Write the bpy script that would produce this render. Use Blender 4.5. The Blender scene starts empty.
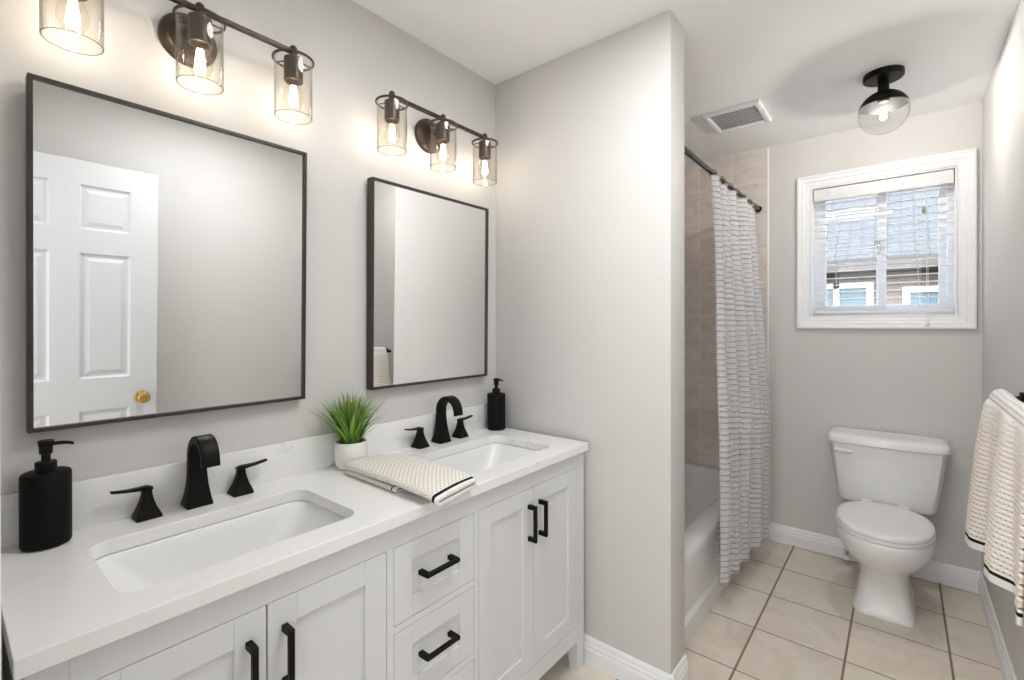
import bpy, bmesh, math, random
from mathutils import Vector, Matrix, geometry
random.seed(7)
PI = math.pi
sc = bpy.context.scene

# ------------------------------------------------------------------ camera
cam_d = bpy.data.cameras.new('camera')
cam = bpy.data.objects.new('camera', cam_d)
sc.collection.objects.link(cam)
YAW, PITCH, ROLL, FPX, PY, CAM_Z = 0.6873, 0.0029, -0.0014, 473.617, 325.786, 1.3363
cam_d.sensor_fit = 'HORIZONTAL'
cam_d.sensor_width = 36.0
cam_d.lens = FPX / 1024 * 36.0
cam_d.shift_y = (PY - 340) / 1024
cam_d.clip_start = 0.02
cam.matrix_world = (Matrix.Translation((0, 0, CAM_Z)) @ Matrix.Rotation(YAW, 4, 'Z')
                    @ Matrix.Rotation(PI / 2 - PITCH, 4, 'X') @ Matrix.Rotation(ROLL, 4, 'Z'))
sc.camera = cam

# ------------------------------------------------------------------ world, sun, exposure
world = bpy.data.worlds.new('sky')
sc.world = world
world.use_nodes = True
wn, wl = world.node_tree.nodes, world.node_tree.links
wn.clear()
wout = wn.new('ShaderNodeOutputWorld')
wbg = wn.new('ShaderNodeBackground')
wsky = wn.new('ShaderNodeTexSky')
wsky.sky_type = 'NISHITA'
wsky.sun_disc = False
wsky.sun_elevation = math.radians(48)
wsky.sun_rotation = math.radians(200)
wsky.air_density = 1.0
wsky.dust_density = 2.0
wbg.inputs['Strength'].default_value = 1.3
whs = wn.new('ShaderNodeHueSaturation')      # a hazy, whiter sky
whs.inputs['Saturation'].default_value = 0.45
wl.new(wsky.outputs['Color'], whs.inputs['Color'])
wl.new(whs.outputs['Color'], wbg.inputs['Color'])
wl.new(wbg.outputs['Background'], wout.inputs['Surface'])

sun_d = bpy.data.lights.new('sun', 'SUN')
sun_d.energy = 0.8
sun_d.angle = math.radians(0.6)
sun_d.color = (1.0, 0.95, 0.88)
sun = bpy.data.objects.new('sun', sun_d)
sun.rotation_euler = (math.radians(42), 0, math.radians(-20))
sun.location = (0, -4, 8)
sc.collection.objects.link(sun)

hall_d = bpy.data.lights.new('hall_fill', 'AREA')
hall_d.shape = 'RECTANGLE'
hall_d.size = 2.4
hall_d.size_y = 2.0
hall_d.energy = 27
hall_d.color = (0.95, 0.975, 1.0)
hall = bpy.data.objects.new('hall_fill', hall_d)
hall.location = (-0.25, -1.45, 1.35)
hall.rotation_euler = (PI / 2, 0, 0)      # added fill light, unseen in the hall, facing into the bathroom
sc.collection.objects.link(hall)

ceil_d = bpy.data.lights.new('ceiling_fill', 'AREA')     # added fill light under the ceiling at the doorway end, out of view
ceil_d.shape = 'DISK'
ceil_d.size = 0.60
ceil_d.energy = 7.8
ceil_d.color = (0.985, 0.992, 1.0)
ceil_l = bpy.data.objects.new('ceiling_fill', ceil_d)
ceil_l.location = (-0.36, 0.98, 2.425)
sc.collection.objects.link(ceil_l)

sc.view_settings.view_transform = 'Standard'
sc.view_settings.look = 'None'
sc.view_settings.gamma = 1.0
sc.view_settings.use_curve_mapping = False
sc.view_settings.exposure = 0.96
BULB_W, CEIL_W = 0.42, 11.0
BULB_COL = (1.0, 0.985, 0.965)
sc.cycles.max_bounces = 12
sc.cycles.diffuse_bounces = 6
sc.cycles.glossy_bounces = 6
sc.cycles.transparent_max_bounces = 24
sc.cycles.caustics_reflective = False
sc.cycles.caustics_refractive = False
sc.cycles.sample_clamp_indirect = 4.0

# ------------------------------------------------------------------ room numbers (metres)
XL, XR = -1.444, 0.3121          # vanity wall, right wall
YP, YP2, XE = 1.6397, 1.7792, -0.6244   # partition wall: front, back, end
YB = 3.2985                      # window wall
ZC = 2.44
YF = 0.032                       # inner face of the entry wall
CZ = 0.877                       # counter top
TILE = 0.3255

# ------------------------------------------------------------------ materials
def mat_new(name):
    m = bpy.data.materials.new(name)
    m.use_nodes = True
    nt = m.node_tree
    nt.nodes.clear()
    out = nt.nodes.new('ShaderNodeOutputMaterial')
    return m, nt, out

def N(nt, kind, **kw):
    n = nt.nodes.new(kind)
    for k, v in kw.items():
        setattr(n, k, v)
    return n

def setin(n, **kw):
    for k, v in kw.items():
        n.inputs[k.replace('_', ' ')].default_value = v

def col4(c):
    return (c[0], c[1], c[2], 1.0)

def noise(nt, scale, detail=3, rough=0.5, vec=None):
    n = N(nt, 'ShaderNodeTexNoise')
    setin(n, Scale=scale, Detail=detail, Roughness=rough)
    if vec is not None:
        nt.links.new(vec, n.inputs['Vector'])
    return n

def mathn(nt, op, a=None, b=None, c=None, clamp=False):
    n = N(nt, 'ShaderNodeMath', operation=op)
    n.use_clamp = clamp
    for i, v in enumerate((a, b, c)):
        if v is None:
            continue
        if isinstance(v, (int, float)):
            n.inputs[i].default_value = v
        else:
            nt.links.new(v, n.inputs[i])
    return n.outputs[0]

def mixc(nt, fac, a, b):
    n = N(nt, 'ShaderNodeMix', data_type='RGBA')
    for sock, v in ((n.inputs['Factor'], fac), (n.inputs[6], a), (n.inputs[7], b)):
        if isinstance(v, (int, float)):
            sock.default_value = v
        elif isinstance(v, tuple):
            sock.default_value = col4(v)
        else:
            nt.links.new(v, sock)
    return n.outputs[2]

def bump(nt, height, strength=0.3, dist=0.002):
    n = N(nt, 'ShaderNodeBump')
    setin(n, Strength=strength, Distance=dist)
    nt.links.new(height, n.inputs['Height'])
    return n.outputs[0]

def principled(nt, out, base, rough, metal=0.0, spec=0.5, normal=None, coat=0.0):
    p = N(nt, 'ShaderNodeBsdfPrincipled')
    if isinstance(base, tuple):
        p.inputs['Base Color'].default_value = col4(base)
    else:
        nt.links.new(base, p.inputs['Base Color'])
    if isinstance(rough, (int, float)):
        p.inputs['Roughness'].default_value = rough
    else:
        nt.links.new(rough, p.inputs['Roughness'])
    p.inputs['Metallic'].default_value = metal
    p.inputs['Specular IOR Level'].default_value = spec
    p.inputs['Coat Weight'].default_value = coat
    p.inputs['Coat Roughness'].default_value = 0.05
    if normal is not None:
        nt.links.new(normal, p.inputs['Normal'])
    nt.links.new(p.outputs[0], out.inputs['Surface'])
    return p

def objco(nt):
    return N(nt, 'ShaderNodeTexCoord').outputs['Object']

def paint(name, base, rough=0.5, var=0.015, scale=9, spec=0.4, bmp=0.06, bscale=350, metal=0.0, coat=0.0):
    m, nt, out = mat_new(name)
    co = objco(nt)
    n = noise(nt, scale, 3, 0.5, co)
    c2 = tuple(max(0, c * (1 - var * 4)) for c in base)
    c1 = tuple(min(1, c * (1 + var * 2)) for c in base)
    base_c = mixc(nt, n.outputs[0], c1, c2)
    nb = noise(nt, bscale, 2, 0.5, co)
    principled(nt, out, base_c, rough, metal, spec, bump(nt, nb.outputs[0], bmp, 0.001), coat)
    return m

def grid_tile(name, axes, origin, size, grout_w, cols, grout_c, rough, nscale=6, stretch=(1, 1, 1), bmp=0.25, gw2=None):
    """square tiles laid in world space along the two given axes"""
    m, nt, out = mat_new(name)
    pos = N(nt, 'ShaderNodeNewGeometry').outputs['Position']
    sep = N(nt, 'ShaderNodeSeparateXYZ')
    nt.links.new(pos, sep.inputs[0])
    masks, ids = [], []
    for k, (a, o) in enumerate(zip(axes, origin)):
        u = mathn(nt, 'DIVIDE', mathn(nt, 'SUBTRACT', sep.outputs[a], o), size)
        ids.append(mathn(nt, 'FLOOR', u))
        f = mathn(nt, 'FRACT', u)
        d = mathn(nt, 'MINIMUM', f, mathn(nt, 'SUBTRACT', 1.0, f))
        gw = grout_w if (k == 0 or gw2 is None) else gw2
        g = mathn(nt, 'DIVIDE', mathn(nt, 'SUBTRACT', d, gw / size * 0.42), gw / size * 0.25, clamp=True)
        masks.append(g)
    mask = mathn(nt, 'MINIMUM', masks[0], masks[1])
    comb = N(nt, 'ShaderNodeCombineXYZ')
    nt.links.new(ids[0], comb.inputs[0]); nt.links.new(ids[1], comb.inputs[1])
    wn_ = N(nt, 'ShaderNodeTexWhiteNoise', noise_dimensions='3D')
    nt.links.new(comb.outputs[0], wn_.inputs['Vector'])
    vm = N(nt, 'ShaderNodeVectorMath', operation='MULTIPLY_ADD')
    nt.links.new(wn_.outputs['Color'], vm.inputs[0])
    vm.inputs[1].default_value = (5, 5, 5)
    vs = N(nt, 'ShaderNodeVectorMath', operation='MULTIPLY')
    nt.links.new(pos, vs.inputs[0]); vs.inputs[1].default_value = stretch
    nt.links.new(vs.outputs[0], vm.inputs[2])
    n1 = noise(nt, nscale, 6, 0.6, vm.outputs[0]); n1.inputs['Distortion'].default_value = 1.2
    n2 = noise(nt, nscale * 6, 4, 0.6, vm.outputs[0])
    r = N(nt, 'ShaderNodeValToRGB')
    r.color_ramp.elements[0].position = 0.32; r.color_ramp.elements[0].color = col4(cols[0])
    r.color_ramp.elements[1].position = 0.68; r.color_ramp.elements[1].color = col4(cols[2])
    e = r.color_ramp.elements.new(0.5); e.color = col4(cols[1])
    fac = mathn(nt, 'ADD', mathn(nt, 'MULTIPLY', n1.outputs[0], 0.75), mathn(nt, 'MULTIPLY', n2.outputs[0], 0.25))
    nt.links.new(fac, r.inputs[0])
    tone = mathn(nt, 'MULTIPLY_ADD', wn_.outputs['Value'], 0.10, 0.95)
    hsv = N(nt, 'ShaderNodeHueSaturation')
    nt.links.new(r.outputs[0], hsv.inputs['Color']); nt.links.new(tone, hsv.inputs['Value'])
    c = mixc(nt, mask, grout_c, hsv.outputs[0])
    rg = mathn(nt, 'MULTIPLY_ADD', mask, rough - 0.85, 0.85)
    h = mathn(nt, 'ADD', mask, mathn(nt, 'MULTIPLY', n2.outputs[0], 0.12))
    principled(nt, out, c, rg, 0, 0.4, bump(nt, h, bmp, 0.003))
    return m

def thin_glass(name, tint, refl=1.0, rough=0.0):
    m, nt, out = mat_new(name)
    tr = N(nt, 'ShaderNodeBsdfTransparent'); tr.inputs[0].default_value = col4(tint)
    gl = N(nt, 'ShaderNodeBsdfGlossy'); gl.inputs['Roughness'].default_value = rough
    g = N(nt, 'ShaderNodeNewGeometry')
    dt = N(nt, 'ShaderNodeVectorMath', operation='DOT_PRODUCT')
    nt.links.new(g.outputs['Incoming'], dt.inputs[0]); nt.links.new(g.outputs['Normal'], dt.inputs[1])
    graze = mathn(nt, 'POWER', mathn(nt, 'SUBTRACT', 1.0, mathn(nt, 'ABSOLUTE', dt.outputs['Value']), clamp=True), 5.0)
    f = mathn(nt, 'MULTIPLY', mathn(nt, 'MULTIPLY_ADD', graze, 0.7, 0.035), refl, clamp=True)
    mx = N(nt, 'ShaderNodeMixShader')
    nt.links.new(f, mx.inputs[0]); nt.links.new(tr.outputs[0], mx.inputs[1]); nt.links.new(gl.outputs[0], mx.inputs[2])
    nt.links.new(mx.outputs[0], out.inputs['Surface'])
    return m

def emitter(name, color, strength):
    m, nt, out = mat_new(name)
    e = N(nt, 'ShaderNodeEmission'); e.inputs[0].default_value = col4(color); e.inputs[1].default_value = strength
    nt.links.new(e.outputs[0], out.inputs['Surface'])
    return m

def quartz(name):
    m, nt, out = mat_new(name)
    pos = N(nt, 'ShaderNodeNewGeometry').outputs['Position']
    n1 = noise(nt, 3.2, 8, 0.62, pos); n1.inputs['Distortion'].default_value = 1.6
    v = mathn(nt, 'ABSOLUTE', mathn(nt, 'SUBTRACT', n1.outputs[0], 0.5))
    vein = mathn(nt, 'SUBTRACT', 1.0, mathn(nt, 'DIVIDE', v, 0.022), clamp=True)
    n2 = noise(nt, 5, 4, 0.5, pos)
    gate = mathn(nt, 'MULTIPLY', mathn(nt, 'SUBTRACT', n2.outputs[0], 0.5, clamp=True), 3.2, clamp=True)
    n3 = noise(nt, 60, 3, 0.6, pos)
    base = mixc(nt, n3.outputs[0], (0.85, 0.845, 0.835), (0.80, 0.795, 0.785))
    c = mixc(nt, mathn(nt, 'MULTIPLY', vein, mathn(nt, 'MULTIPLY', gate, 0.9)), base, (0.42, 0.42, 0.43))
    principled(nt, out, c, 0.22, 0, 0.45)
    return m

def knit(name, light, dark, ku, kv, bmp=0.6, warm=None):
    """waffle knit: rows of small holes laid out in the cloth's own UV space (metres)"""
    m, nt, out = mat_new(name)
    uv = N(nt, 'ShaderNodeTexCoord').outputs['UV']
    sep = N(nt, 'ShaderNodeSeparateXYZ'); nt.links.new(uv, sep.inputs[0])
    v = mathn(nt, 'MULTIPLY', sep.outputs[1], kv)
    row = mathn(nt, 'FLOOR', v)
    odd = mathn(nt, 'MULTIPLY', mathn(nt, 'MODULO', row, 2.0), 0.5)
    u = mathn(nt, 'ADD', mathn(nt, 'MULTIPLY', sep.outputs[0], ku), odd)
    du = mathn(nt, 'SUBTRACT', mathn(nt, 'FRACT', u), 0.5)
    dv = mathn(nt, 'SUBTRACT', mathn(nt, 'FRACT', v), 0.5)
    d = mathn(nt, 'SQRT', mathn(nt, 'ADD', mathn(nt, 'MULTIPLY', du, du), mathn(nt, 'MULTIPLY', dv, dv)))
    hole = mathn(nt, 'SUBTRACT', 1.0, mathn(nt, 'DIVIDE', mathn(nt, 'SUBTRACT', d, 0.10), 0.20), clamp=True)
    n = noise(nt, 500, 2, 0.5, uv)
    lc = mixc(nt, n.outputs[0], light, tuple(c * 0.9 for c in light))
    c = mixc(nt, mathn(nt, 'MULTIPLY', hole, 0.7), lc, dark)
    h = mathn(nt, 'SUBTRACT', 1.0, hole)
    p = principled(nt, out, c, 0.95, 0, 0.1, bump(nt, h, bmp, 0.003))
    return m

def curtain_cloth(name):
    m, nt, out = mat_new(name)
    uv = N(nt, 'ShaderNodeTexCoord').outputs['UV']
    sep = N(nt, 'ShaderNodeSeparateXYZ'); nt.links.new(uv, sep.inputs[0])
    wob = noise(nt, 25, 2, 0.5, uv)
    v = mathn(nt, 'ADD', mathn(nt, 'DIVIDE', sep.outputs[1], 0.0255), mathn(nt, 'MULTIPLY', wob.outputs[0], 0.16))
    f = mathn(nt, 'FRACT', v)
    d = mathn(nt, 'ABSOLUTE', mathn(nt, 'SUBTRACT', f, 0.5))
    line = mathn(nt, 'SUBTRACT', 1.0, mathn(nt, 'DIVIDE', mathn(nt, 'SUBTRACT', d, 0.026), 0.03), clamp=True)
    # the frayed white thread beside each line, broken up along the cloth
    fr = mathn(nt, 'SUBTRACT', 1.0, mathn(nt, 'DIVIDE', mathn(nt, 'ABSOLUTE', mathn(nt, 'SUBTRACT', d, 0.16)), 0.07), clamp=True)
    tuft = noise(nt, 160, 2, 0.6, uv)
    n = noise(nt, 220, 3, 0.6, uv)
    gap = noise(nt, 70, 2, 0.5, uv)
    gapm = mathn(nt, 'MULTIPLY', mathn(nt, 'SUBTRACT', gap.outputs[0], 0.30, clamp=True), 6.0, clamp=True)
    base = mixc(nt, n.outputs[0], (0.86, 0.85, 0.855), (0.72, 0.71, 0.72))
    base = mixc(nt, mathn(nt, 'MULTIPLY', fr, 0.6), base, (0.90, 0.89, 0.88))
    c = mixc(nt, mathn(nt, 'MULTIPLY', line, mathn(nt, 'MULTIPLY', gapm, 0.85)), base, (0.13, 0.125, 0.135))
    h = mathn(nt, 'ADD', mathn(nt, 'MULTIPLY', fr, mathn(nt, 'ADD', tuft.outputs[0], 0.4)), mathn(nt, 'MULTIPLY', n.outputs[0], 0.3))
    p = principled(nt, out, c, 0.95, 0, 0.1, bump(nt, h, 0.8, 0.005))
    tl = N(nt, 'ShaderNodeBsdfTranslucent'); nt.links.new(c, tl.inputs['Color'])
    mx = N(nt, 'ShaderNodeMixShader'); mx.inputs[0].default_value = 0.30
    nt.links.new(p.outputs[0], mx.inputs[1]); nt.links.new(tl.outputs[0], mx.inputs[2]); nt.links.new(mx.outputs[0], out.inputs['Surface'])
    return m

def ridged(name, base, rough, freq):
    m, nt, out = mat_new(name)
    co = objco(nt)
    sep = N(nt, 'ShaderNodeSeparateXYZ'); nt.links.new(co, sep.inputs[0])
    n = noise(nt, 18, 2, 0.5, co)
    s = mathn(nt, 'SINE', mathn(nt, 'ADD', mathn(nt, 'MULTIPLY', sep.outputs[2], freq), mathn(nt, 'MULTIPLY', n.outputs[0], 2.0)))
    principled(nt, out, base, rough, 0, 0.15, bump(nt, s, 0.3, 0.001))
    return m

def grass_mat(name):
    m, nt, out = mat_new(name)
    uv = N(nt, 'ShaderNodeTexCoord').outputs['UV']
    sep = N(nt, 'ShaderNodeSeparateXYZ'); nt.links.new(uv, sep.inputs[0])
    r = N(nt, 'ShaderNodeValToRGB')
    r.color_ramp.elements[0].position = 0.0; r.color_ramp.elements[0].color = (0.09, 0.22, 0.025, 1)
    r.color_ramp.elements[1].position = 1.0; r.color_ramp.elements[1].color = (0.22, 0.28, 0.10, 1)
    e = r.color_ramp.elements.new(0.55); e.color = (0.22, 0.44, 0.06, 1)
    nt.links.new(sep.outputs[1], r.inputs[0])
    w = N(nt, 'ShaderNodeTexWhiteNoise', noise_dimensions='1D')
    nt.links.new(mathn(nt, 'FLOOR', sep.outputs[0]), w.inputs['W'])
    hsv = N(nt, 'ShaderNodeHueSaturation')
    nt.links.new(r.outputs[0], hsv.inputs['Color'])
    nt.links.new(mathn(nt, 'MULTIPLY_ADD', w.outputs['Value'], 0.9, 0.55), hsv.inputs['Value'])
    p = principled(nt, out, hsv.outputs[0], 0.45, 0, 0.4)
    return m

M = {}
M['wall'] = paint('wall_paint_greige', (0.632, 0.621, 0.604), 0.6, 0.006, 3, 0.3, 0.05, 260)
M['ceiling'] = paint('ceiling_paint_white', (0.90, 0.90, 0.90), 0.85, 0.005, 4, 0.2, 0.10, 180)
M['trim'] = paint('trim_paint_white', (0.83, 0.835, 0.85), 0.35, 0.005, 5, 0.45, 0.02, 120)
M['door'] = paint('door_paint_white', (0.66, 0.665, 0.68), 0.4, 0.005, 5, 0.45, 0.05, 150)
M['cabinet'] = paint('cabinet_paint_grey_white', (0.69, 0.70, 0.712), 0.38, 0.006, 6, 0.45, 0.02, 120)
M['gap_shade'] = paint('cabinet_gap_shade', (0.12, 0.12, 0.12), 0.8)
M['duct_shade'] = paint('duct_shade_grey', (0.18, 0.18, 0.18), 0.8)
M['black'] = paint('matte_black_metal', (0.0042, 0.0039, 0.0036), 0.46, 0.05, 30, 0.16, 0.02, 300)
M['bronze'] = paint('dark_bronze_metal', (0.075, 0.052, 0.038), 0.34, 0.06, 30, 0.6, 0.02, 300, 0.55)
M['frame'] = paint('mirror_frame_dark_bronze', (0.050, 0.042, 0.035), 0.38, 0.08, 25, 0.5, 0.03, 200, 0.35)
M['brass'] = paint('polished_brass', (0.72, 0.47, 0.14), 0.16, 0.03, 20, 0.5, 0.0, 50, 1.0)
M['chrome'] = paint('chrome', (0.62, 0.62, 0.63), 0.14, 0.03, 20, 0.5, 0.0, 50, 1.0)
M['blackchrome'] = paint('gloss_black_rod', (0.03, 0.032, 0.034), 0.16, 0.02, 20, 0.6, 0.0, 50, 0.6)
M['porcelain'] = paint('white_porcelain', (0.82, 0.82, 0.815), 0.2, 0.004, 4, 0.45, 0.0, 50, 0.0, 0.1)
M['sink'] = paint('white_sink_porcelain', (0.79, 0.79, 0.785), 0.30, 0.004, 4, 0.4, 0.0, 50)
M['acrylic'] = paint('white_tub_acrylic', (0.78, 0.785, 0.79), 0.22, 0.004, 4, 0.5, 0.0, 50)
M['plastic'] = paint('white_plastic', (0.80, 0.80, 0.80), 0.4, 0.006, 8, 0.4, 0.02, 100)
M['pvc'] = paint('white_window_vinyl', (0.82, 0.82, 0.82), 0.35, 0.006, 8, 0.4, 0.02, 100)
M['slat'] = paint('white_blind_slat', (0.80, 0.80, 0.80), 0.4, 0.006, 8, 0.4, 0.02, 100)
M['cord'] = paint('white_cord', (0.78, 0.77, 0.74), 0.8)
M['tassel'] = paint('tan_tassel', (0.30, 0.25, 0.15), 0.6)
M['pot'] = paint('white_ceramic_pot', (0.80, 0.79, 0.77), 0.45, 0.01, 14, 0.4, 0.03, 80)
M['soil'] = paint('dark_soil', (0.03, 0.024, 0.018), 0.95, 0.1, 90, 0.1, 0.6, 160)
M['ridged_black'] = ridged('ridged_black_resin', (0.0036, 0.0035, 0.0034), 0.55, 1500)
M['plain_black'] = paint('black_resin', (0.0040, 0.0039, 0.0037), 0.42, 0.05, 30, 0.18, 0.02, 200)
M['white_cloth'] = paint('white_hem_cloth', (0.80, 0.79, 0.77), 0.95, 0.02, 40, 0.1, 0.4, 600)
M['black_cloth'] = paint('black_stripe_cloth', (0.02, 0.02, 0.021), 0.95, 0.05, 40, 0.1, 0.4, 600)
M['knit_cream'] = knit('cream_waffle_knit', (0.83, 0.80, 0.74), (0.20, 0.14, 0.085), 100, 112)
M['knit_tan'] = knit('tan_waffle_knit', (0.78, 0.64, 0.47), (0.30, 0.20, 0.11), 75, 110, 0.9)
M['knit_white'] = knit('white_waffle_knit', (0.80, 0.81, 0.83), (0.56, 0.56, 0.58), 80, 120, 0.8)
M['curtain'] = curtain_cloth('striped_curtain_cloth')
M['quartz'] = quartz('white_quartz')
M['glass'] = thin_glass('window_glass', (0.95, 0.97, 0.97), 0.8)
M['shade_glass'] = thin_glass('clear_shade_glass', (0.975, 0.962, 0.94), 1.6)
M['glass_edge'] = thin_glass('glass_cut_edge', (0.45, 0.41, 0.36), 1.0)  # dark tint: refraction at the rim is put into the colour
M['bulb_glass'] = thin_glass('bulb_glass', (0.985, 0.96, 0.92), 0.9)
M['globe_glass'] = thin_glass('globe_glass', (0.99, 0.99, 0.99), 1.3)
M['filament'] = emitter('glowing_filament', (1.0, 0.80, 0.56), 18.0)
M['grass'] = grass_mat('grass_blades')
M['floor'] = grid_tile('beige_floor_tile', (0, 1), (-0.4961, 2.935), TILE, 0.0075,
                       ((0.62, 0.55, 0.465), (0.72, 0.65, 0.56), (0.78, 0.715, 0.63)), (0.23, 0.18, 0.135), 0.34, 5, gw2=0.0052)
M['shower_xz'] = grid_tile('shower_tile_back', (0, 2), (-0.637, 1.395), 0.2085, 0.004,
                           ((0.62, 0.55, 0.50), (0.72, 0.655, 0.605), (0.79, 0.735, 0.69)), (0.78, 0.75, 0.72), 0.25, 7, (1, 1, 1.8), 0.15)
M['shower_yz'] = grid_tile('shower_tile_side', (1, 2), (3.29, 1.395), 0.2085, 0.004,
                           ((0.62, 0.55, 0.50), (0.72, 0.655, 0.605), (0.79, 0.735, 0.69)), (0.78, 0.75, 0.72), 0.25, 7, (1, 1, 1.8), 0.15)
M['roof'] = grid_tile('grey_roof_shingle', (0, 2), (0, 0), 0.16, 0.012,
                      ((0.034, 0.037, 0.041), (0.045, 0.049, 0.054), (0.056, 0.060, 0.065)), (0.021, 0.022, 0.024), 0.9, 12)
M['brick'] = grid_tile('brown_brick_house', (0, 2), (0, 0), 0.11, 0.012,
                       ((0.075, 0.057, 0.048), (0.095, 0.072, 0.062), (0.115, 0.09, 0.076)), (0.11, 0.10, 0.09), 0.9, 9)
M['fascia'] = paint('brown_fascia', (0.028, 0.024, 0.022), 0.6)
M['house_trim'] = paint('house_window_trim', (0.34, 0.34, 0.34), 0.5)
M['outglass'] = paint('house_window_glass', (0.07, 0.10, 0.12), 0.08, 0.02, 3, 0.6, 0.0, 10)

def mirror_mat():
    m, nt, out = mat_new('mirror_silver')
    n = noise(nt, 2, 2, 0.5, objco(nt))
    c = mixc(nt, n.outputs[0], (0.90, 0.905, 0.90), (0.88, 0.885, 0.88))
    g = N(nt, 'ShaderNodeBsdfGlossy'); g.inputs['Roughness'].default_value = 0.0
    nt.links.new(c, g.inputs['Color']); nt.links.new(g.outputs[0], out.inputs['Surface'])
    return m
M['mirror'] = mirror_mat()

# ------------------------------------------------------------------ mesh helpers (world metres)
def BM():
    b = bmesh.new()
    b.loops.layers.uv.new('UVMap')
    return b

def add_box(bm, x0, x1, y0, y1, z0, z1, bev=0.0, seg=2):
    vs = [bm.verts.new(p) for p in ((x0, y0, z0), (x1, y0, z0), (x1, y1, z0), (x0, y1, z0),
                                    (x0, y0, z1), (x1, y0, z1), (x1, y1, z1), (x0, y1, z1))]
    fs = [bm.faces.new([vs[i] for i in q]) for q in ((3, 2, 1, 0), (4, 5, 6, 7), (0, 1, 5, 4), (1, 2, 6, 5), (2, 3, 7, 6), (3, 0, 4, 7))]
    if bev > 0:
        es = list({e for f in fs for e in f.edges})
        bmesh.ops.bevel(bm, geom=es, offset=bev, segments=seg, profile=0.5, affect='EDGES')
    return vs

def loft(bm, loops, cap0=True, cap1=True, closed=True, uvs=None, mats=None):
    """loops: list of equally long point lists"""
    rows = [[bm.verts.new(p) for p in lp] for lp in loops]
    n = len(rows[0])
    uvl = bm.loops.layers.uv.active
    for i in range(len(rows) - 1):
        for j in range(n if closed else n - 1):
            k = (j + 1) % n
            try:
                f = bm.faces.new((rows[i][j], rows[i][k], rows[i + 1][k], rows[i + 1][j]))
            except ValueError:
                continue
            if uvs is not None:
                jj = j + 1
                for lp, (a, b) in zip(f.loops, ((i, j), (i, jj), (i + 1, jj), (i + 1, j))):
                    lp[uvl].uv = uvs(a, b)
            if mats is not None:
                f.material_index = mats(i, j)
    if closed and cap0:
        bm.faces.new(list(reversed(rows[0])))
    if closed and cap1:
        bm.faces.new(rows[-1])
    return rows

def ring(cx, cy, z, r, seg=32, ry=None):
    ry = r if ry is None else ry
    return [(cx + r * math.cos(2 * PI * k / seg), cy + ry * math.sin(2 * PI * k / seg), z) for k in range(seg)]

def lathe(bm, prof, cx=0.0, cy=0.0, seg=32, cap0=True, cap1=True):
    return loft(bm, [ring(cx, cy, z, max(r, 1e-5), seg) for r, z in prof], cap0, cap1)

def lathe_closed(bm, prof, cx=0.0, cy=0.0, seg=32):
    """profile is a closed section: makes a solid ring-like shell"""
    rows = [[bm.verts.new(p) for p in ring(cx, cy, z, r, seg)] for r, z in prof]
    m = len(rows)
    for i in range(m):
        a, b = rows[i], rows[(i + 1) % m]
        for j in range(seg):
            k = (j + 1) % seg
            bm.faces.new((a[j], a[k], b[k], b[j]))

def tube(bm, pts, r, seg=12, caps=True):
    pts = [Vector(p) for p in pts]
    loops = []
    up = Vector((0, 0, 1))
    prev = None
    for i, p in enumerate(pts):
        d = (pts[min(i + 1, len(pts) - 1)] - pts[max(i - 1, 0)]).normalized()
        if prev is None:
            a = d.cross(up)
            if a.length < 1e-3:
                a = d.cross(Vector((1, 0, 0)))
            a.normalize()
        else:
            a = (prev - d * prev.dot(d)).normalized()
        prev = a
        b = d.cross(a)
        rr = r[i] if isinstance(r, (list, tuple)) else r
        loops.append([p + (a * math.cos(2 * PI * k / seg) + b * math.sin(2 * PI * k / seg)) * rr for k in range(seg)])
    loft(bm, loops, caps, caps)

def disc_x(bm, x0, x1, cy, cz, prof_r, seg=40):
    """round plate standing on a wall whose normal is +x; prof_r = [(r, x)]"""
    loft(bm, [[(x, cy + r * math.cos(2 * PI * k / seg), cz + r * math.sin(2 * PI * k / seg)) for k in range(seg)] for r, x in prof_r])

def rrect(x0, x1, y0, y1, r, z, n=6):
    pts = []
    for cx, cy, a0 in ((x1 - r, y1 - r, 0), (x0 + r, y1 - r, 90), (x0 + r, y0 + r, 180), (x1 - r, y0 + r, 270)):
        for k in range(n + 1):
            a = math.radians(a0 + 90 * k / n)
            pts.append((cx + r * math.cos(a), cy + r * math.sin(a), z))
    return pts

def superell(cx, cy, hx, hy, z, n=2.5, seg=48, hy2=None):
    """hy towards -y, hy2 towards +y"""
    hy2 = hy if hy2 is None else hy2
    pts = []
    for k in range(seg):
        a = 2 * PI * k / seg
        c, s = math.cos(a), math.sin(a)
        x = cx + hx * math.copysign(abs(c) ** (2 / n), c)
        y = cy + (hy2 if s > 0 else hy) * math.copysign(abs(s) ** (2 / n), s)
        pts.append((x, y, z))
    return pts

def world_org(o):
    v = Vector((0, 0, 0))
    while o is not None:
        v += o.location
        o = o.parent
    return v

def obj(name, bm, mats, parent=None, smooth=35, local=False):
    me = bpy.data.meshes.new(name)
    bmesh.ops.recalc_face_normals(bm, faces=bm.faces)
    if parent is not None and not local:
        bmesh.ops.translate(bm, verts=bm.verts, vec=-world_org(parent))
    bm.to_mesh(me)
    bm.free()
    for m in (mats if isinstance(mats, (list, tuple)) else [mats]):
        me.materials.append(M[m])
    if smooth:
        for p in me.polygons:
            p.use_smooth = True
        me.set_sharp_from_angle(angle=math.radians(smooth))
    o = bpy.data.objects.new(name, me)
    sc.collection.objects.link(o)
    if parent is not None:
        o.parent = parent
    return o

def tag(o, label, cat, group=None):
    o['label'] = label
    o['category'] = cat
    if group:
        o['group'] = group
    return o

def thing(name, label, cat, loc, group=None):
    o = bpy.data.objects.new(name, None)
    o.empty_display_size = 0.05
    o.location = loc
    sc.collection.objects.link(o)
    return tag(o, label, cat, group)

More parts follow.
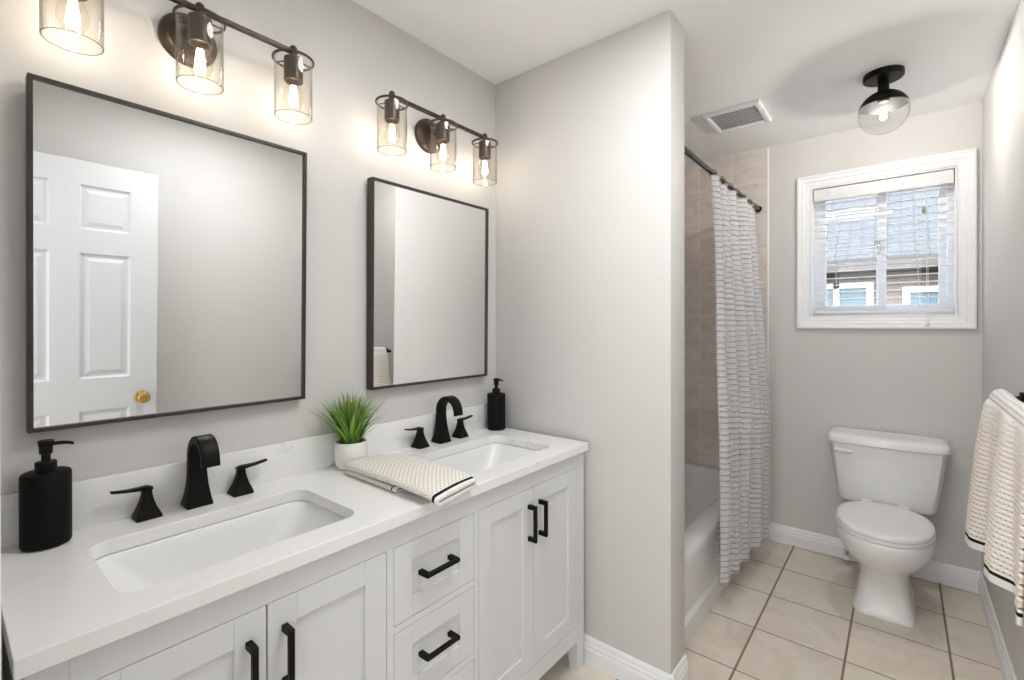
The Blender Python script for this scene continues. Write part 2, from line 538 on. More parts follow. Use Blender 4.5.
def struct(name, bm, mats, parent=None, smooth=35):
    o = obj(name, bm, mats, parent, smooth)
    if parent is None:
        o['kind'] = 'structure'
    return o

def dup(root, loc, label):
    r = root.copy(); sc.collection.objects.link(r); r.location = loc; r['label'] = label
    def rec(src, dst):
        for ch in list(src.children):
            c = ch.copy(); sc.collection.objects.link(c); c.parent = dst
            rec(ch, c)
    rec(root, r)
    return r

# ================================================================== THE ROOM
HX0, HX1, HY0 = -1.5, 1.1, -1.5      # hall behind the camera
bm = BM(); add_box(bm, XL - .1, XR + .1, -0.09, YB + .1, -0.06, 0.0); struct('floor', bm, 'floor', smooth=0)
bm = BM(); add_box(bm, HX0 - .1, HX1 + .1, HY0 - .1, -0.09, -0.06, 0.0); struct('floor_hall', bm, 'floor', smooth=0)
bm = BM(); add_box(bm, HX0 - .1, HX1 + .1, HY0 - .1, YB + .2, ZC, ZC + 0.1); struct('ceiling', bm, 'ceiling', smooth=0)
bm = BM(); add_box(bm, XL - 0.12, XL, -0.09, YB + .15, 0, ZC); struct('wall_left', bm, 'wall', smooth=0)
bm = BM(); add_box(bm, XR, XR + 0.12, -0.09, YB + .15, 0, ZC); struct('wall_right', bm, 'wall', smooth=0)
# entry wall with its doorway (the camera stands in the opening)
DX0, DX1 = -0.592, 0.205
bm = BM()
add_box(bm, XL, DX0, -0.09, YF, 0, ZC)
add_box(bm, DX1, XR, -0.09, YF, 0, ZC)
add_box(bm, DX0, DX1, -0.09, YF, 2.06, ZC)
struct('wall_front', bm, 'wall', smooth=0)
# hall shell
bm = BM()
add_box(bm, HX0 - .1, HX0, HY0 - .1, -0.09, 0, ZC)
add_box(bm, HX1, HX1 + .1, HY0 - .1, -0.09, 0, ZC)
add_box(bm, HX0, HX1, HY0 - .1, HY0, 0, ZC)
add_box(bm, XR + .12, HX1 + .1, -0.09, 0.0, 0, ZC)
struct('wall_hall', bm, 'wall', smooth=0)
# partition between vanity and bath
bm = BM(); add_box(bm, XL, XE, YP, YP2, 0, ZC, 0.003, 2); struct('wall_partition', bm, 'wall', smooth=40)
# window wall with its opening
WX0, WX1, WZ0, WZ1 = -0.412, 0.222, 1.376, 2.140
bm = BM()
add_box(bm, XL, WX0, YB, YB + .15, 0, ZC)
add_box(bm, WX1, XR, YB, YB + .15, 0, ZC)
add_box(bm, WX0, WX1, YB, YB + .15, 0, WZ0)
add_box(bm, WX0, WX1, YB, YB + .15, WZ1, ZC)
struct('wall_back', bm, 'wall', smooth=0)
# shower tile on three sides
bm = BM(); add_box(bm, XL, -0.645, YB - 0.008, YB, 0.36, ZC - 0.001); struct('wall_back_tile', bm, 'shower_xz', smooth=0)
bm = BM(); add_box(bm, XL, XL + 0.008, YP2, YB - 0.008, 0.36, ZC - 0.001); struct('wall_left_tile', bm, 'shower_yz', smooth=0)
bm = BM(); add_box(bm, XL + .008, -0.66, YP2, YP2 + 0.008, 0.36, ZC - 0.001); struct('wall_partition_tile', bm, 'shower_xz', smooth=0)
bm = BM(); add_box(bm, -0.647, -0.634, YB - 0.011, YB, 0.0, ZC - 0.001, 0.003, 2); struct('trim_1', bm, 'trim')

# baseboards: one profile swept along each wall
def baseboard(name, p0, p1, nrm):
    prof = ((0.0, 0.0), (0.015, 0.0), (0.015, 0.058), (0.012, 0.063), (0.012, 0.074), (0.0085, 0.080), (0.0085, 0.088), (0.006, 0.096), (0.003, 0.101), (0.0, 0.102))
    bm = BM()
    loft(bm, [[(px + nrm[0] * d, py + nrm[1] * d, z) for d, z in prof] for px, py in (p0, p1)])
    return struct(name, bm, 'trim', smooth=20)
baseboard('baseboard_partition', (XL, YP), (XE + 0.012, YP), (0, -1))
baseboard('baseboard_partition_end', (XE, YP - 0.012), (XE, YP2), (1, 0))
baseboard('baseboard_back', (-0.634, YB), (XR, YB), (0, -1))
baseboard('baseboard_right', (XR, YB), (XR, YF), (-1, 0))
baseboard('baseboard_left', (XL, YF), (XL, YP), (1, 0))

# ------------------------------------------------------------------ window
win = bpy.data.objects.new('window_1', None); win.location = (WX0, YB, WZ0); sc.collection.objects.link(win); win['kind'] = 'structure'
CX0, CX1, CZ0, CZ1 = -0.482, 0.292, 1.309, 2.209
prof = ((0.0, 0.0), (0.0, 0.021), (0.004, 0.024), (0.012, 0.024), (0.016, 0.020), (0.022, 0.018), (0.034, 0.018), (0.042, 0.013), (0.052, 0.012), (0.058, 0.009), (0.069, 0.009), (0.069, 0.0))
bm = BM()
corner = []
for a, d in prof:
    corner.append([(CX0 + a, YB - d, CZ0 + a), (CX1 - a, YB - d, CZ0 + a), (CX1 - a, YB - d, CZ1 - a), (CX0 + a, YB - d, CZ1 - a)])
rows = [[bm.verts.new(p) for p in c] for c in corner]
for i in range(len(rows) - 1):
    for j in range(4):
        k = (j + 1) % 4
        bm.faces.new((rows[i][j], rows[i][k], rows[i + 1][k], rows[i + 1][j]))
obj('casing', bm, 'trim', win, 20)
def rect_frame(bm, x0, x1, z0, z1, y0, y1, w, bev=0.002, wz=None):
    wz = w if wz is None else wz
    add_box(bm, x0, x0 + w, y0, y1, z0, z1, bev, 1)
    add_box(bm, x1 - w, x1, y0, y1, z0, z1, bev, 1)
    add_box(bm, x0 + w, x1 - w, y0, y1, z0, z0 + wz, bev, 1)
    add_box(bm, x0 + w, x1 - w, y0, y1, z1 - wz, z1, bev, 1)
bm = BM(); rect_frame(bm, WX0 - .002, WX1 + .002, WZ0 - .002, WZ1 + .002, YB + 0.0, YB + .15, 0.010, 0)
obj('reveal', bm, 'trim', win, 0)
bm = BM(); rect_frame(bm, WX0 + .006, WX1 - .006, WZ0 + .006, WZ1 - .006, YB + 0.075, YB + .14, 0.028)
obj('window_frame', bm, 'pvc', win, 30)
XM = -0.085
for nm, x0, x1, y0 in (('sash', WX0 + .03, XM + 0.022, YB + .082), ('sash', XM - 0.022, WX1 - .03, YB + .108)):
    bm = BM(); rect_frame(bm, x0, x1, WZ0 + .03, WZ1 - .03, y0, y0 + .024, 0.036)
    s = obj(nm, bm, 'pvc', win, 30)
    bm = BM(); add_box(bm, x0 + .032, x1 - .032, y0 + .011, y0 + .014, WZ0 + .062, WZ1 - .062)
    obj('pane', bm, 'glass', s, 0)
bm = BM()
add_box(bm, XM - 0.016, XM - 0.004, YB + .071, YB + .083, 1.735, 1.800, 0.003)
tube(bm, [(XM - .010, YB + .074, 1.795), (XM - .022, YB + .066, 1.800), (XM - .03, YB + .062, 1.785)], 0.005, 8)
obj('latch', bm, 'chrome', win)

# ------------------------------------------------------------------ neighbouring house outside
H0 = 9.4
house = thing('neighbour_house', 'brick house with a grey shingle roof seen outside the window', 'house', (0, H0, -2.9))
bm = BM(); add_box(bm, -8, 8, H0, H0 + 8, -2.9, 2.16); obj('brick_wall', bm, 'brick', house, 0)
bm = BM()
loft(bm, [[(x, H0 - .45, 2.28), (x, H0 - .45, 2.34), (x, H0 + 5.0, 6.7), (x, H0 + 5.0, 6.6)] for x in (-8.5, 8.5)])
obj('roof', bm, 'roof', house, 0)
bm = BM(); add_box(bm, -8.5, 8.5, H0 - .50, H0 - .42, 2.14, 2.31); add_box(bm, -8.5, 8.5, H0 - .45, H0 + .1, 2.13, 2.16); obj('fascia', bm, 'fascia', house, 0)
for x0, x1, z0, z1 in ((-1.30, -0.33, 0.9, 2.00), (0.02, 1.1, 0.8, 1.90)):
    bm = BM(); rect_frame(bm, x0, x1, z0, z1, H0 - .05, H0 + .03, .09, 0); add_box(bm, (x0 + x1) / 2 - .04, (x0 + x1) / 2 + .04, H0 - .05, H0 + .03, z0, z1)
    w = obj('house_window', bm, 'house_trim', house, 0)
    bm = BM(); add_box(bm, x0 + .08, x1 - .08, H0 - .015, H0 - .005, z0 + .08, z1 - .08); obj('pane', bm, 'outglass', w, 0)

# ------------------------------------------------------------------ the open six panel door (seen in the big mirror)
DY0, DY1, DXF = YF + .012, 0.735, 0.170
door = bpy.data.objects.new('door_1', None); door.location = (DXF, DY0, 0.01); sc.collection.objects.link(door); door['kind'] = 'structure'
bm = BM()
D0, D1 = 0.0, 0.036                           # leaf runs from DXF to DXF + 0.036
cols = ((DY0 + .105, DY0 + .295), (DY1 - .310, DY1 - .113))
cols = ((0.139, 0.330), (0.432, 0.624))
rowsz = ((0.23, 0.86), (1.015, 1.615), (1.725, 1.935))
zt = 2.045
def panel_face(bm, xf, sgn):
    ys = [DY0, cols[0][0], cols[0][1], cols[1][0], cols[1][1], DY1]
    zs = [0.012, rowsz[0][0], rowsz[0][1], rowsz[1][0], rowsz[1][1], rowsz[2][0], rowsz[2][1], zt]
    for i in range(5):
        for j in range(7):
            y0, y1, z0, z1 = ys[i], ys[i + 1], zs[j], zs[j + 1]
            if i in (1, 3) and j in (1, 3, 5):
                steps = ((0, 0), (0.010, 0.010), (0.020, 0.010), (0.038, 0.003))
                lp = [[bm.verts.new((xf + sgn * d, a, b)) for a, b in ((y0 + q, z0 + q), (y1 - q, z0 + q), (y1 - q, z1 - q), (y0 + q, z1 - q))] for q, d in steps]
                for s in range(len(lp) - 1):
                    for k in range(4):
                        kk = (k + 1) % 4
                        bm.faces.new((lp[s][k], lp[s][kk], lp[s + 1][kk], lp[s + 1][k]))
                bm.faces.new(lp[-1])
            else:
                bm.faces.new([bm.verts.new((xf, a, b)) for a, b in ((y0, z0), (y1, z0), (y1, z1), (y0, z1))])
panel_face(bm, DXF, 1)
panel_face(bm, DXF + D1, -1)
for a, b in (((DY0, 0.012), (DY1, 0.012)), ((DY1, 0.012), (DY1, zt)), ((DY1, zt), (DY0, zt)), ((DY0, zt), (DY0, 0.012))):
    bm.faces.new([bm.verts.new(p) for p in ((DXF, *a), (DXF, *b), (DXF + D1, *b), (DXF + D1, *a))])
bmesh.ops.remove_doubles(bm, verts=bm.verts, dist=1e-5)
obj('door_panel', bm, 'door', door, 15)
bm = BM()
KY, KZ = 0.672, 0.905
for sg, xf in ((-1, DXF), (1, DXF + D1)):
    loft(bm, [[(xf + sg * d, KY + r * math.cos(2 * PI * k / 28), KZ + r * math.sin(2 * PI * k / 28)) for k in range(28)]
              for r, d in ((.031, 0.0), (.031, .004), (.024, .008), (.012, .012), (.011, .026), (.020, .034), (.0265, .044), (.027, .052), (.022, .060), (.010, .064))])
add_box(bm, DXF + .006, DXF + .030, DY1 - .001, DY1 + .002, KZ - .028, KZ + .028)
k = obj('door_knob', bm, 'brass', door); k['label'] = 'round brass door knob'
bm = BM()
rect = ((DX0 - .0, DX0 + .018), (DX1 - .018, DX1))
for a, b in rect:
    add_box(bm, a, b, -0.095, YF + .002, 0, 2.05, .002, 1)
add_box(bm, DX0, DX1, -0.095, YF + .002, 2.045, 2.06, .002, 1)
struct('trim_2', bm, 'trim')

# ================================================================== VANITY
FX = -0.957                       # face of doors
CB0, CB1 = 0.078, 1.606           # cabinet ends
van = thing('vanity_cabinet', 'pale grey double vanity cabinet with shaker doors and three drawers', 'vanity', (FX, (CB0 + CB1) / 2, 0))
ZT = 0.847
bm = BM()   # carcass behind the face frame
add_box(bm, XL + .002, FX - .030, CB0 + .006, CB0 + .024, 0.12, ZT, 0)
add_box(bm, XL + .002, FX - .030, CB1 - .024, CB1 - .006, 0.12, ZT, 0)
add_box(bm, XL + .002, FX - .030, CB0 + .024, CB1 - .024, 0.12, 0.138, 0)
add_box(bm, XL + .002, XL + .014, CB0 + .024, CB1 - .024, 0.138, ZT, 0)
obj('carcass', bm, 'cabinet', van, 0)
bm = BM()   # face frame: rails, stiles (front flush with the doors)
F0 = FX - .022
add_box(bm, F0, FX, CB0 + .047, CB1 - .049, 0.790, ZT, .0008, 1)
add_box(bm, F0, FX, CB0 + .047, CB1 - .049, 0.119, 0.181, .0008, 1)
add_box(bm, F0, FX, 0.6895, 0.7095, 0.181, 0.790, .0008, 1)
add_box(bm, F0, FX, 0.9915, 1.0095, 0.181, 0.790, .0008, 1)
add_box(bm, F0, FX, 0.7095, 0.9915, 0.577, 0.595, .0008, 1)
add_box(bm, F0, FX, 0.7095, 0.9915, 0.364, 0.382, .0008, 1)
obj('face_frame', bm, 'cabinet', van, 30)
bm = BM(); add_box(bm, F0 - .012, F0 - .008, CB0 + .03, CB1 - .03, 0.14, 0.845); obj('gap_shade_sheet', bm, 'gap_shade', van, 0)  # dark sheet close behind the fronts; paints the shade in their gaps
def leg(y0, y1, x0, x1):
    bm = BM()
    loft(bm, [[(x0 + a, y0 + b, z), (x1, y0 + b, z), (x1, y1 - b, z), (x0 + a, y1 - b, z)] for z, a, b in ((0.0, .012, .007), (0.105, 0, 0), (ZT, 0, 0))])
    obj('leg', bm, 'cabinet', van, 10)
leg(CB0, CB0 + .047, FX - .05, FX)
leg(CB1 - .049, CB1, FX - .05, FX)
leg(CB0, CB0 + .047, XL + .016, XL + .064)
leg(CB1 - .049, CB1, XL + .016, XL + .064)

def shaker(name, y0, y1, z0, z1, st, rl, handle):
    """framed front with a recessed panel; handle = ('v'|'h', y, z) centre"""
    bm = BM()
    t = 0.020
    add_box(bm, FX - t, FX, y0, y0 + st, z0, z1, .0009, 1)
    add_box(bm, FX - t, FX, y1 - st, y1, z0, z1, .0009, 1)
    add_box(bm, FX - t, FX - .0003, y0 + st, y1 - st, z0, z0 + rl, .0009, 1)
    add_box(bm, FX - t, FX - .0003, y0 + st, y1 - st, z1 - rl, z1, .0009, 1)
    add_box(bm, FX - t + .002, FX - .0075, y0 + st - .004, y1 - st + .004, z0 + rl - .004, z1 - rl + .004)
    d = obj(name, bm, 'cabinet', van, 10)
    bm = BM()
    o, y, z = handle
    L, s, w = (0.0605, 0.053, 0.0055) if o == 'v' else (0.058, 0.051, 0.0055)
    if o == 'v':
        for e in (-1, 1):
            add_box(bm, FX - .0005, FX + .026, y - .006, y + .006, z + e * s - .007, z + e * s + .007, .001, 1)
        add_box(bm, FX + .022, FX + .034, y - w, y + w, z - L, z + L, .0015, 1)
    else:
        xo = FX - .0075
        for e in (-1, 1):
            add_box(bm, xo - .0005, FX + .022, y + e * s - .007, y + e * s + .007, z - .006, z + .006, .001, 1)
        add_box(bm, FX + .018, FX + .030, y - L, y + L, z - w, z + w, .0015, 1)
    h = obj('handle', bm, 'black', d, 30); h['label'] = 'square black bar handle'
G = .0015
shaker('door', 0.1270, 0.4100 - G, .183, .7885, .058, .056, ('v', 0.376, .676))
shaker('door', 0.4100 + G, 0.6880, .183, .7885, .058, .056, ('v', 0.444, .676))
shaker('door', 1.0110, 1.2820 - G, .183, .7885, .058, .056, ('v', 1.252, .677))
shaker('door', 1.2820 + G, 1.5555, .183, .7885, .058, .056, ('v', 1.312, .677))
shaker('drawer', 0.7110, 0.9900, .597, .7885, .056, .050, ('h', 0.849, .695))
shaker('drawer', 0.7110, 0.9900, .384, .5755, .056, .050, ('h', 0.849, .483))
shaker('drawer', 0.7110, 0.9900, .183, .3625, .056, .050, ('h', 0.849, .270))

# ------------------------------------------------------------------ counter with two sink cut-outs
CY0, CY1, CXF = 0.0665, 1.612, -0.9377
S1 = (-1.305, -1.016, 0.196, 0.656)      # x0 x1 y0 y1
S2 = (-1.305, -1.016, 1.022, 1.482)
ctop = thing('countertop', 'white quartz countertop with grey veins lying on the vanity', 'countertop', (CXF, (CY0 + CY1) / 2, ZT))
def slab_with_holes(bm, outer, holes, z0, z1):
    polys = [[Vector((x, y, 0)) for x, y in lp] for lp in [outer] + holes]
    flat = [v for lp in polys for v in lp]
    tris = geometry.tessellate_polygon(polys)
    top = [bm.verts.new((v.x, v.y, z1)) for v in flat]
    bot = [bm.verts.new((v.x, v.y, z0)) for v in flat]
    for t in tris:
        bm.faces.new([top[i] for i in t]); bm.faces.new([bot[i] for i in reversed(t)])
    i0 = 0
    for lp in polys:
        n = len(lp)
        for k in range(n):
            a, b = i0 + k, i0 + (k + 1) % n
            bm.faces.new((top[a], top[b], bot[b], bot[a]))
        i0 += n
bm = BM()
xb = XL + .0015
holes = [[(x, y) for x, y, _ in rrect(*s, .040, 0)] for s in (S1, S2)]
slab_with_holes(bm, [(xb, CY0), (CXF, CY0), (CXF, CY1), (xb, CY1)], holes, ZT, CZ)
o = obj('counter_slab', bm, 'quartz', ctop, 30)
md = o.modifiers.new('edge', 'BEVEL'); md.width = .0018; md.segments = 2; md.limit_method = 'ANGLE'; md.angle_limit = math.radians(50)
bm = BM(); add_box(bm, xb, XL + .020, CY0, CY1, CZ, 0.9835, .0015, 2); obj('backsplash', bm, 'quartz', ctop, 30)

def sink(S, label):
    x0, x1, y0, y1 = S
    t = thing('undermount_sink', label, 'sink', ((x0 + x1) / 2, (y0 + y1) / 2, ZT - .15), 'undermount sinks')
    bm = BM()
    def sec(dx0, dx1, dy, z, r): return rrect(x0 + dx0, x1 - dx1, y0 + dy, y1 - dy, r, z)
    loops = [sec(-.022, -.022, -.022, ZT - .0005, .045), sec(-.004, -.004, -.004, ZT - .0005, .040), sec(0, 0, 0, ZT - .006, .042), sec(.006, .006, .018, ZT - .030, .048),
             sec(.018, .016, .060, ZT - .085, .052), sec(.028, .024, .098, ZT - .118, .055), sec(.045, .040, .128, ZT - .131, .055), sec(.075, .07, .165, ZT - .136, .045), sec(.115, .105, .215, ZT - .139, .022)]
    rows = [[bm.verts.new(p) for p in lp] for lp in loops]
    for i in range(len(rows) - 1):
        n = len(rows[0])
        for j in range(n):
            k = (j + 1) % n
            bm.faces.new((rows[i][j], rows[i][k], rows[i + 1][k], rows[i + 1][j]))
    bm.faces.new(rows[-1])
    o = obj('basin', bm, 'sink', t, 60)
    md = o.modifiers.new('shell', 'SOLIDIFY'); md.thickness = .008; md.offset = -1
    bm = BM()
    cx, cy = (x0 + x1) / 2 + .002, (y0 + y1) / 2
    lathe(bm, ((.0215, ZT - .1385), (.0215, ZT - .1365), (.018, ZT - .1350), (.012, ZT - .1335), (.0005, ZT - .1330)), cx, cy, 28)
    d = obj('drain', bm, 'black', t); d['label'] = 'black drain stopper'
sink(S1, 'white sink in the counter between the potted grass and the doorway end of the vanity')
sink(S2, 'white rectangular sink sunk in the counter beside the partition wall, behind the folded towel')

# ------------------------------------------------------------------ faucets
def faucet(cy, label):
    X = -1.392
    t = thing('widespread_faucet', label, 'faucet', (X, cy, CZ), 'black widespread faucets')
    bm = BM()
    def sq(cx, yy, z, hx, hy, r=.004): return rrect(cx - hx, cx + hx, yy - hy, yy + hy, min(r, hx * .8, hy * .8), z, 3)
    # flared foot rising into a flat ribbon arch
    loops = [sq(X, cy, CZ, .029, .029), sq(X, cy, CZ + .004, .029, .029), sq(X + .001, cy, CZ + .012, .0262, .0272), sq(X + .002, cy, CZ + .030, .0215, .0242),
             sq(X + .002, cy, CZ + .052, .0168, .0218), sq(X + .001, cy, CZ + .076, .0132, .0206), sq(X, cy, CZ + .100, .0112, .0200), sq(X, cy, CZ + .118, .0104, .0202)]
    R = .0475; cxx, czz = X + R, CZ + .1225
    for k in range(1, 15):
        a = math.radians(180 - 12.0 * k)
        if 12.0 * k > 168: break
        ux, uz = math.cos(a), math.sin(a)
        half_t = .0100 - .0028 * k / 14
        hw = .0205 - .0006 * k / 14
        lp = []
        for (px, py, _) in rrect(-half_t, half_t, -hw, hw, .0035, 0, 3):
            rr = R + (-px)
            lp.append((cxx + ux * rr, cy + py, czz + uz * rr * 1.08))
        loops.append(lp)
    a = math.radians(180 - 168); ux, uz = math.cos(a), math.sin(a)
    for dz, ht in ((.012, .0072), (.020, .0072)):
        lp = []
        for (px, py, _) in rrect(-ht, ht, -.0199, .0199, .0035, 0, 3):
            rr = R - px
            lp.append((cxx + math.cos(a) * rr + dz * .16, cy + py, czz + uz * R * 1.08 - dz - px * .20))
        loops.append(lp)
    loft(bm, loops)
    obj('spout', bm, 'black', t, 32)
    for sgn in (-1, 1):
        hy = cy + sgn * .1035
        bm = BM()
        lo = [sq(X, hy, CZ, .0255, .0255), sq(X, hy, CZ + .004, .0255, .0255), sq(X, hy + sgn * .0005, CZ + .012, .0228, .0225), sq(X, hy + sgn * .001, CZ + .026, .0178, .0168),
              sq(X, hy + sgn * .001, CZ + .042, .0138, .0122), sq(X, hy + sgn * .001, CZ + .056, .0118, .0098), sq(X, hy + sgn * .001, CZ + .066, .0112, .0092), sq(X, hy + sgn * .001, CZ + .0715, .0100, .0080)]
        loft(bm, lo)
        h = obj('handle', bm, 'black', t, 32)
        bm = BM()
        lv = []
        for d, z, th, w in ((-.0100, .0680, .0030, .0095), (.0, .0700, .0045, .0112), (.015, .0705, .0036, .0105), (.036, .0715, .0026, .0092), (.056, .0740, .0024, .0080), (.068, .0762, .0022, .0072)):
            yy = hy + sgn * d
            lv.append([(X - w, yy, CZ + z - th), (X + w, yy, CZ + z - th), (X + w, yy, CZ + z + th * .6), (X + w * .7, yy, CZ + z + th), (X - w * .7, yy, CZ + z + th), (X - w, yy, CZ + z + th * .6)])
        loft(bm, lv)
        obj('lever', bm, 'black', h, 32)
    return t
faucet(0.424, 'matte black arched faucet with two lever handles behind the sink nearest the camera')
faucet(1.257, 'matte black arched faucet with two lever handles behind the sink beside the partition wall')

# ------------------------------------------------------------------ soap dispensers
def dispenser(cx, cy, h, label):
    t = thing('soap_dispenser', label, 'soap dispenser', (cx, cy, CZ), 'black soap dispensers')
    bm = BM()
    R = .040
    lathe(bm, ((.034, CZ), (.0385, CZ + .002), (R, CZ + .006), (R, CZ + h - .006), (.0385, CZ + h - .002), (.035, CZ + h), (.012, CZ + h + .0005)), cx, cy, 48)
    obj('bottle', bm, 'ridged_black', t, 35)
    bm = BM()
    z = CZ + h
    lathe(bm, ((.0175, z), (.0175, z + .019), (.0160, z + .021), (.0085, z + .021), (.0075, z + .022), (.0075, z + .036), (.0105, z + .037), (.0112, z + .052), (.0128, z + .060), (.0128, z + .064), (.0110, z + .065)), cx, cy, 28)
    tube(bm, [(cx, cy + .008, z + .056), (cx, cy + .024, z + .0555), (cx, cy + .036, z + .0535), (cx, cy + .043, z + .0500)], [.0042, .0038, .0034, .0030], 10)
    obj('pump', bm, 'plain_black', t, 35)
dispenser(-1.3825, .1465, .153, 'black ridged soap dispenser below the large mirror at the doorway end of the counter')
dispenser(-1.372, 1.562, .157, 'black ridged soap dispenser standing in the corner against the partition wall')

# ------------------------------------------------------------------ potted grass
PX, PYY = -1.366, .848
pot = thing('potted_grass', 'small green faux grass plant in a white ceramic pot on the counter', 'plant', (PX, PYY, CZ))
bm = BM()
lathe_closed(bm, [(.030, CZ), (.040, CZ + .003), (.0465, CZ + .012), (.0510, CZ + .030), (.0520, CZ + .046), (.0508, CZ + .068), (.0480, CZ + .084), (.0460, CZ + .0855), (.0445, CZ + .084), (.0465, CZ + .066), (.046, CZ + .06), (.010, CZ + .059), (.008, CZ + .010), (.01, CZ)], PX, PYY, 44)
obj('pot', bm, 'pot', pot, 50)
bm = BM(); lathe(bm, ((.0455, CZ + .064), (.0450, CZ + .069), (.03, CZ + .073), (.0005, CZ + .075)), PX, PYY, 28); obj('soil', bm, 'soil', pot, 60)
bm = BM()
uvl = bm.loops.layers.uv.active
rg = random.Random(3)
for i in range(190):
    a = rg.uniform(0, 2 * PI)
    r0 = .032 * math.sqrt(rg.random())
    lean = rg.uniform(.10, 1.0) ** 0.9 * .140 * (0.35 + r0 / .032 * .75)
    hgt = rg.uniform(.140, .212) * (1 - .18 * (lean / .11))
    w = rg.uniform(.0032, .0056)
    bx, by = PX + r0 * math.cos(a), PYY + r0 * math.sin(a)
    da = a + rg.uniform(-.5, .5)
    sx, sy = -math.sin(da + rg.uniform(-.6, .6)), math.cos(da)
    prev = None
    for k in range(8):
        u = k / 7
        q = lean * (u ** 1.75)
        z = CZ + .068 + hgt * (u - .10 * u ** 3)
        x = bx + q * math.cos(da); y = by + q * math.sin(da)
        x = max(x, XL + .022 + .001)
        ww = w * (1.0 if u < .5 else max(.05, 1 - (u - .5) * 2)) * (.7 + .6 * u if u < .5 else 1)
        cur = (bm.verts.new((x - sx * ww, y - sy * ww, z)), bm.verts.new((x + math.cos(da) * ww * -.4, y + math.sin(da) * ww * -.4, z)), bm.verts.new((x + sx * ww, y + sy * ww, z)))
        if prev:
            for s in (0, 1):
                f = bm.faces.new((prev[s], prev[s + 1], cur[s + 1], cur[s]))
                for lp, vv in zip(f.loops, (u - 1 / 7, u - 1 / 7, u, u)):
                    lp[uvl].uv = (i + .5, vv)
        prev = cur
obj('foliage', bm, 'grass', pot, 60)

# ------------------------------------------------------------------ folded towel on the counter
def towel_on_counter():
    # corners (plan): fold end near the pot -> hem end hanging a little over the counter edge
    A = Vector((-1.318, .800)); D = Vector((-.885, .792))
    B = Vector((-1.290, .962)); C = Vector((-.915, .956))
    bm = BM()
    def layer(s0, s1, zb, th, hem, taper_start):
        """a doubled ply, fold on the near long side; s along the length"""
        NS = 44
        loops, ss = [], []
        for i in range(NS + 1):
            s = s0 + (s1 - s0) * i / NS
            p0 = A.lerp(D, s); p1 = B.lerp(C, s)
            wv = (p1 - p0)
            lift = .004 * math.sin(s * 5 + zb * 90) + .0015 * math.sin(s * 11 + 1)
            droop = -.010 * max(0, (s - .86) / .14) ** 2
            fe = 1.0
            if s < taper_start + .03:
                fe = math.sqrt(max(.06, 1 - ((taper_start + .03 - s) / .03) ** 2)) if s < taper_start + .03 else 1.0
            sect = []
            base = zb + (lift * .45 if zb > CZ + .004 else 0) + droop
            n = 14
            # closed C-like outline: top surface from far to near, rounded near fold, bottom back to far
            def wpt(t): return p0 + wv * t
            tk = th * fe
            for k in range(n + 1):
                t = 1 - k / n
                hump = .30 * tk * math.sin(PI * t) + .0008 * math.sin(t * 5 + s * 9)
                q = wpt(t)
                sect.append((q.x, q.y, base + tk + hump * .8))
            for k in range(1, 6):
                a_ = PI / 2 + PI * k / 6
                q = wpt(0) + wv.normalized() * (math.cos(a_) * tk * .5)
                sect.append((q.x, q.y, base + tk * .5 + math.sin(a_) * tk * .5))
            for k in range(n + 1):
                t = k / n
                q = wpt(t)
                sect.append((q.x, q.y, base))
            loops.append(sect); ss.append(s)
        if hem:                                   # the hem end is open: look into the fold
            e = loops[-1]
            mz = sum(q[2] for q in e) / len(e)
            far = (B.lerp(C, s1) - A.lerp(D, s1)).normalized() * .004
            bk = (A - D).normalized()
            for d, s_ in ((0.0, s1), (.035, s1)):
                cxm = sum(q[0] for q in e) / len(e); cym = sum(q[1] for q in e) / len(e)
                loops.append([(cxm + (q[0] - cxm) * .93 + far.x + bk.x * d, cym + (q[1] - cym) * .93 + far.y + bk.y * d, mz + (q[2] - mz) * .34) for q in e]); ss.append(s_)
        L = (D - A).length
        def uvs(i, j): return (j * .0072, ss[i] * L)
        def mt(i, j):
            if not hem: return 0
            d = (s1 - (ss[i] + ss[i + 1]) / 2) * L
            return 1 if d < .012 else (2 if d < .019 else 0)
        rows = loft(bm, loops, True, True, True, uvs, mt)
    layer(0.0, .60, CZ + .0012, .0150, True, 0.0)
    layer(-.012, 1.0, CZ + .0185, .0185, True, -.012)
    t = obj('folded_hand_towel', bm, ['knit_cream', 'white_cloth', 'black_cloth'], None, 50)
    tag(t, 'folded cream waffle hand towel with black stripe lying on the counter', 'towel')
towel_on_counter()

# ================================================================== MIRRORS
def mirror(y0, y1, z0, z1, tilt, label):
    w, h = y1 - y0, z1 - z0
    t = thing('wall_mirror', label, 'mirror', (XL + .001, (y0 + y1) / 2, z0), 'black framed mirrors')
    t.rotation_euler = (0, tilt, 0)
    D, fw = .032, .0088
    bm = BM()
    for a, b, c, d in ((-w / 2, -w / 2 + fw, 0, h), (w / 2 - fw, w / 2, 0, h), (-w / 2 + fw, w / 2 - fw, 0, fw), (-w / 2 + fw, w / 2 - fw, h - fw, h)):
        add_box(bm, 0, D, a, b, c, d, .0012, 1)
    obj('frame', bm, 'frame', t, 30, local=True)
    bm = BM(); add_box(bm, .010, D - .007, -w / 2 + fw - .001, w / 2 - fw + .001, fw - .001, h - fw + .001)
    obj('mirror_glass', bm, 'mirror', t, 0, local=True)
mirror(.1225, .7205, 1.1095, 1.8605, .020, 'dark framed mirror reflecting the white panelled door, above the sink nearest the camera')
mirror(.955, 1.549, 1.110, 1.846, .012, 'dark framed mirror above the sink beside the partition wall')

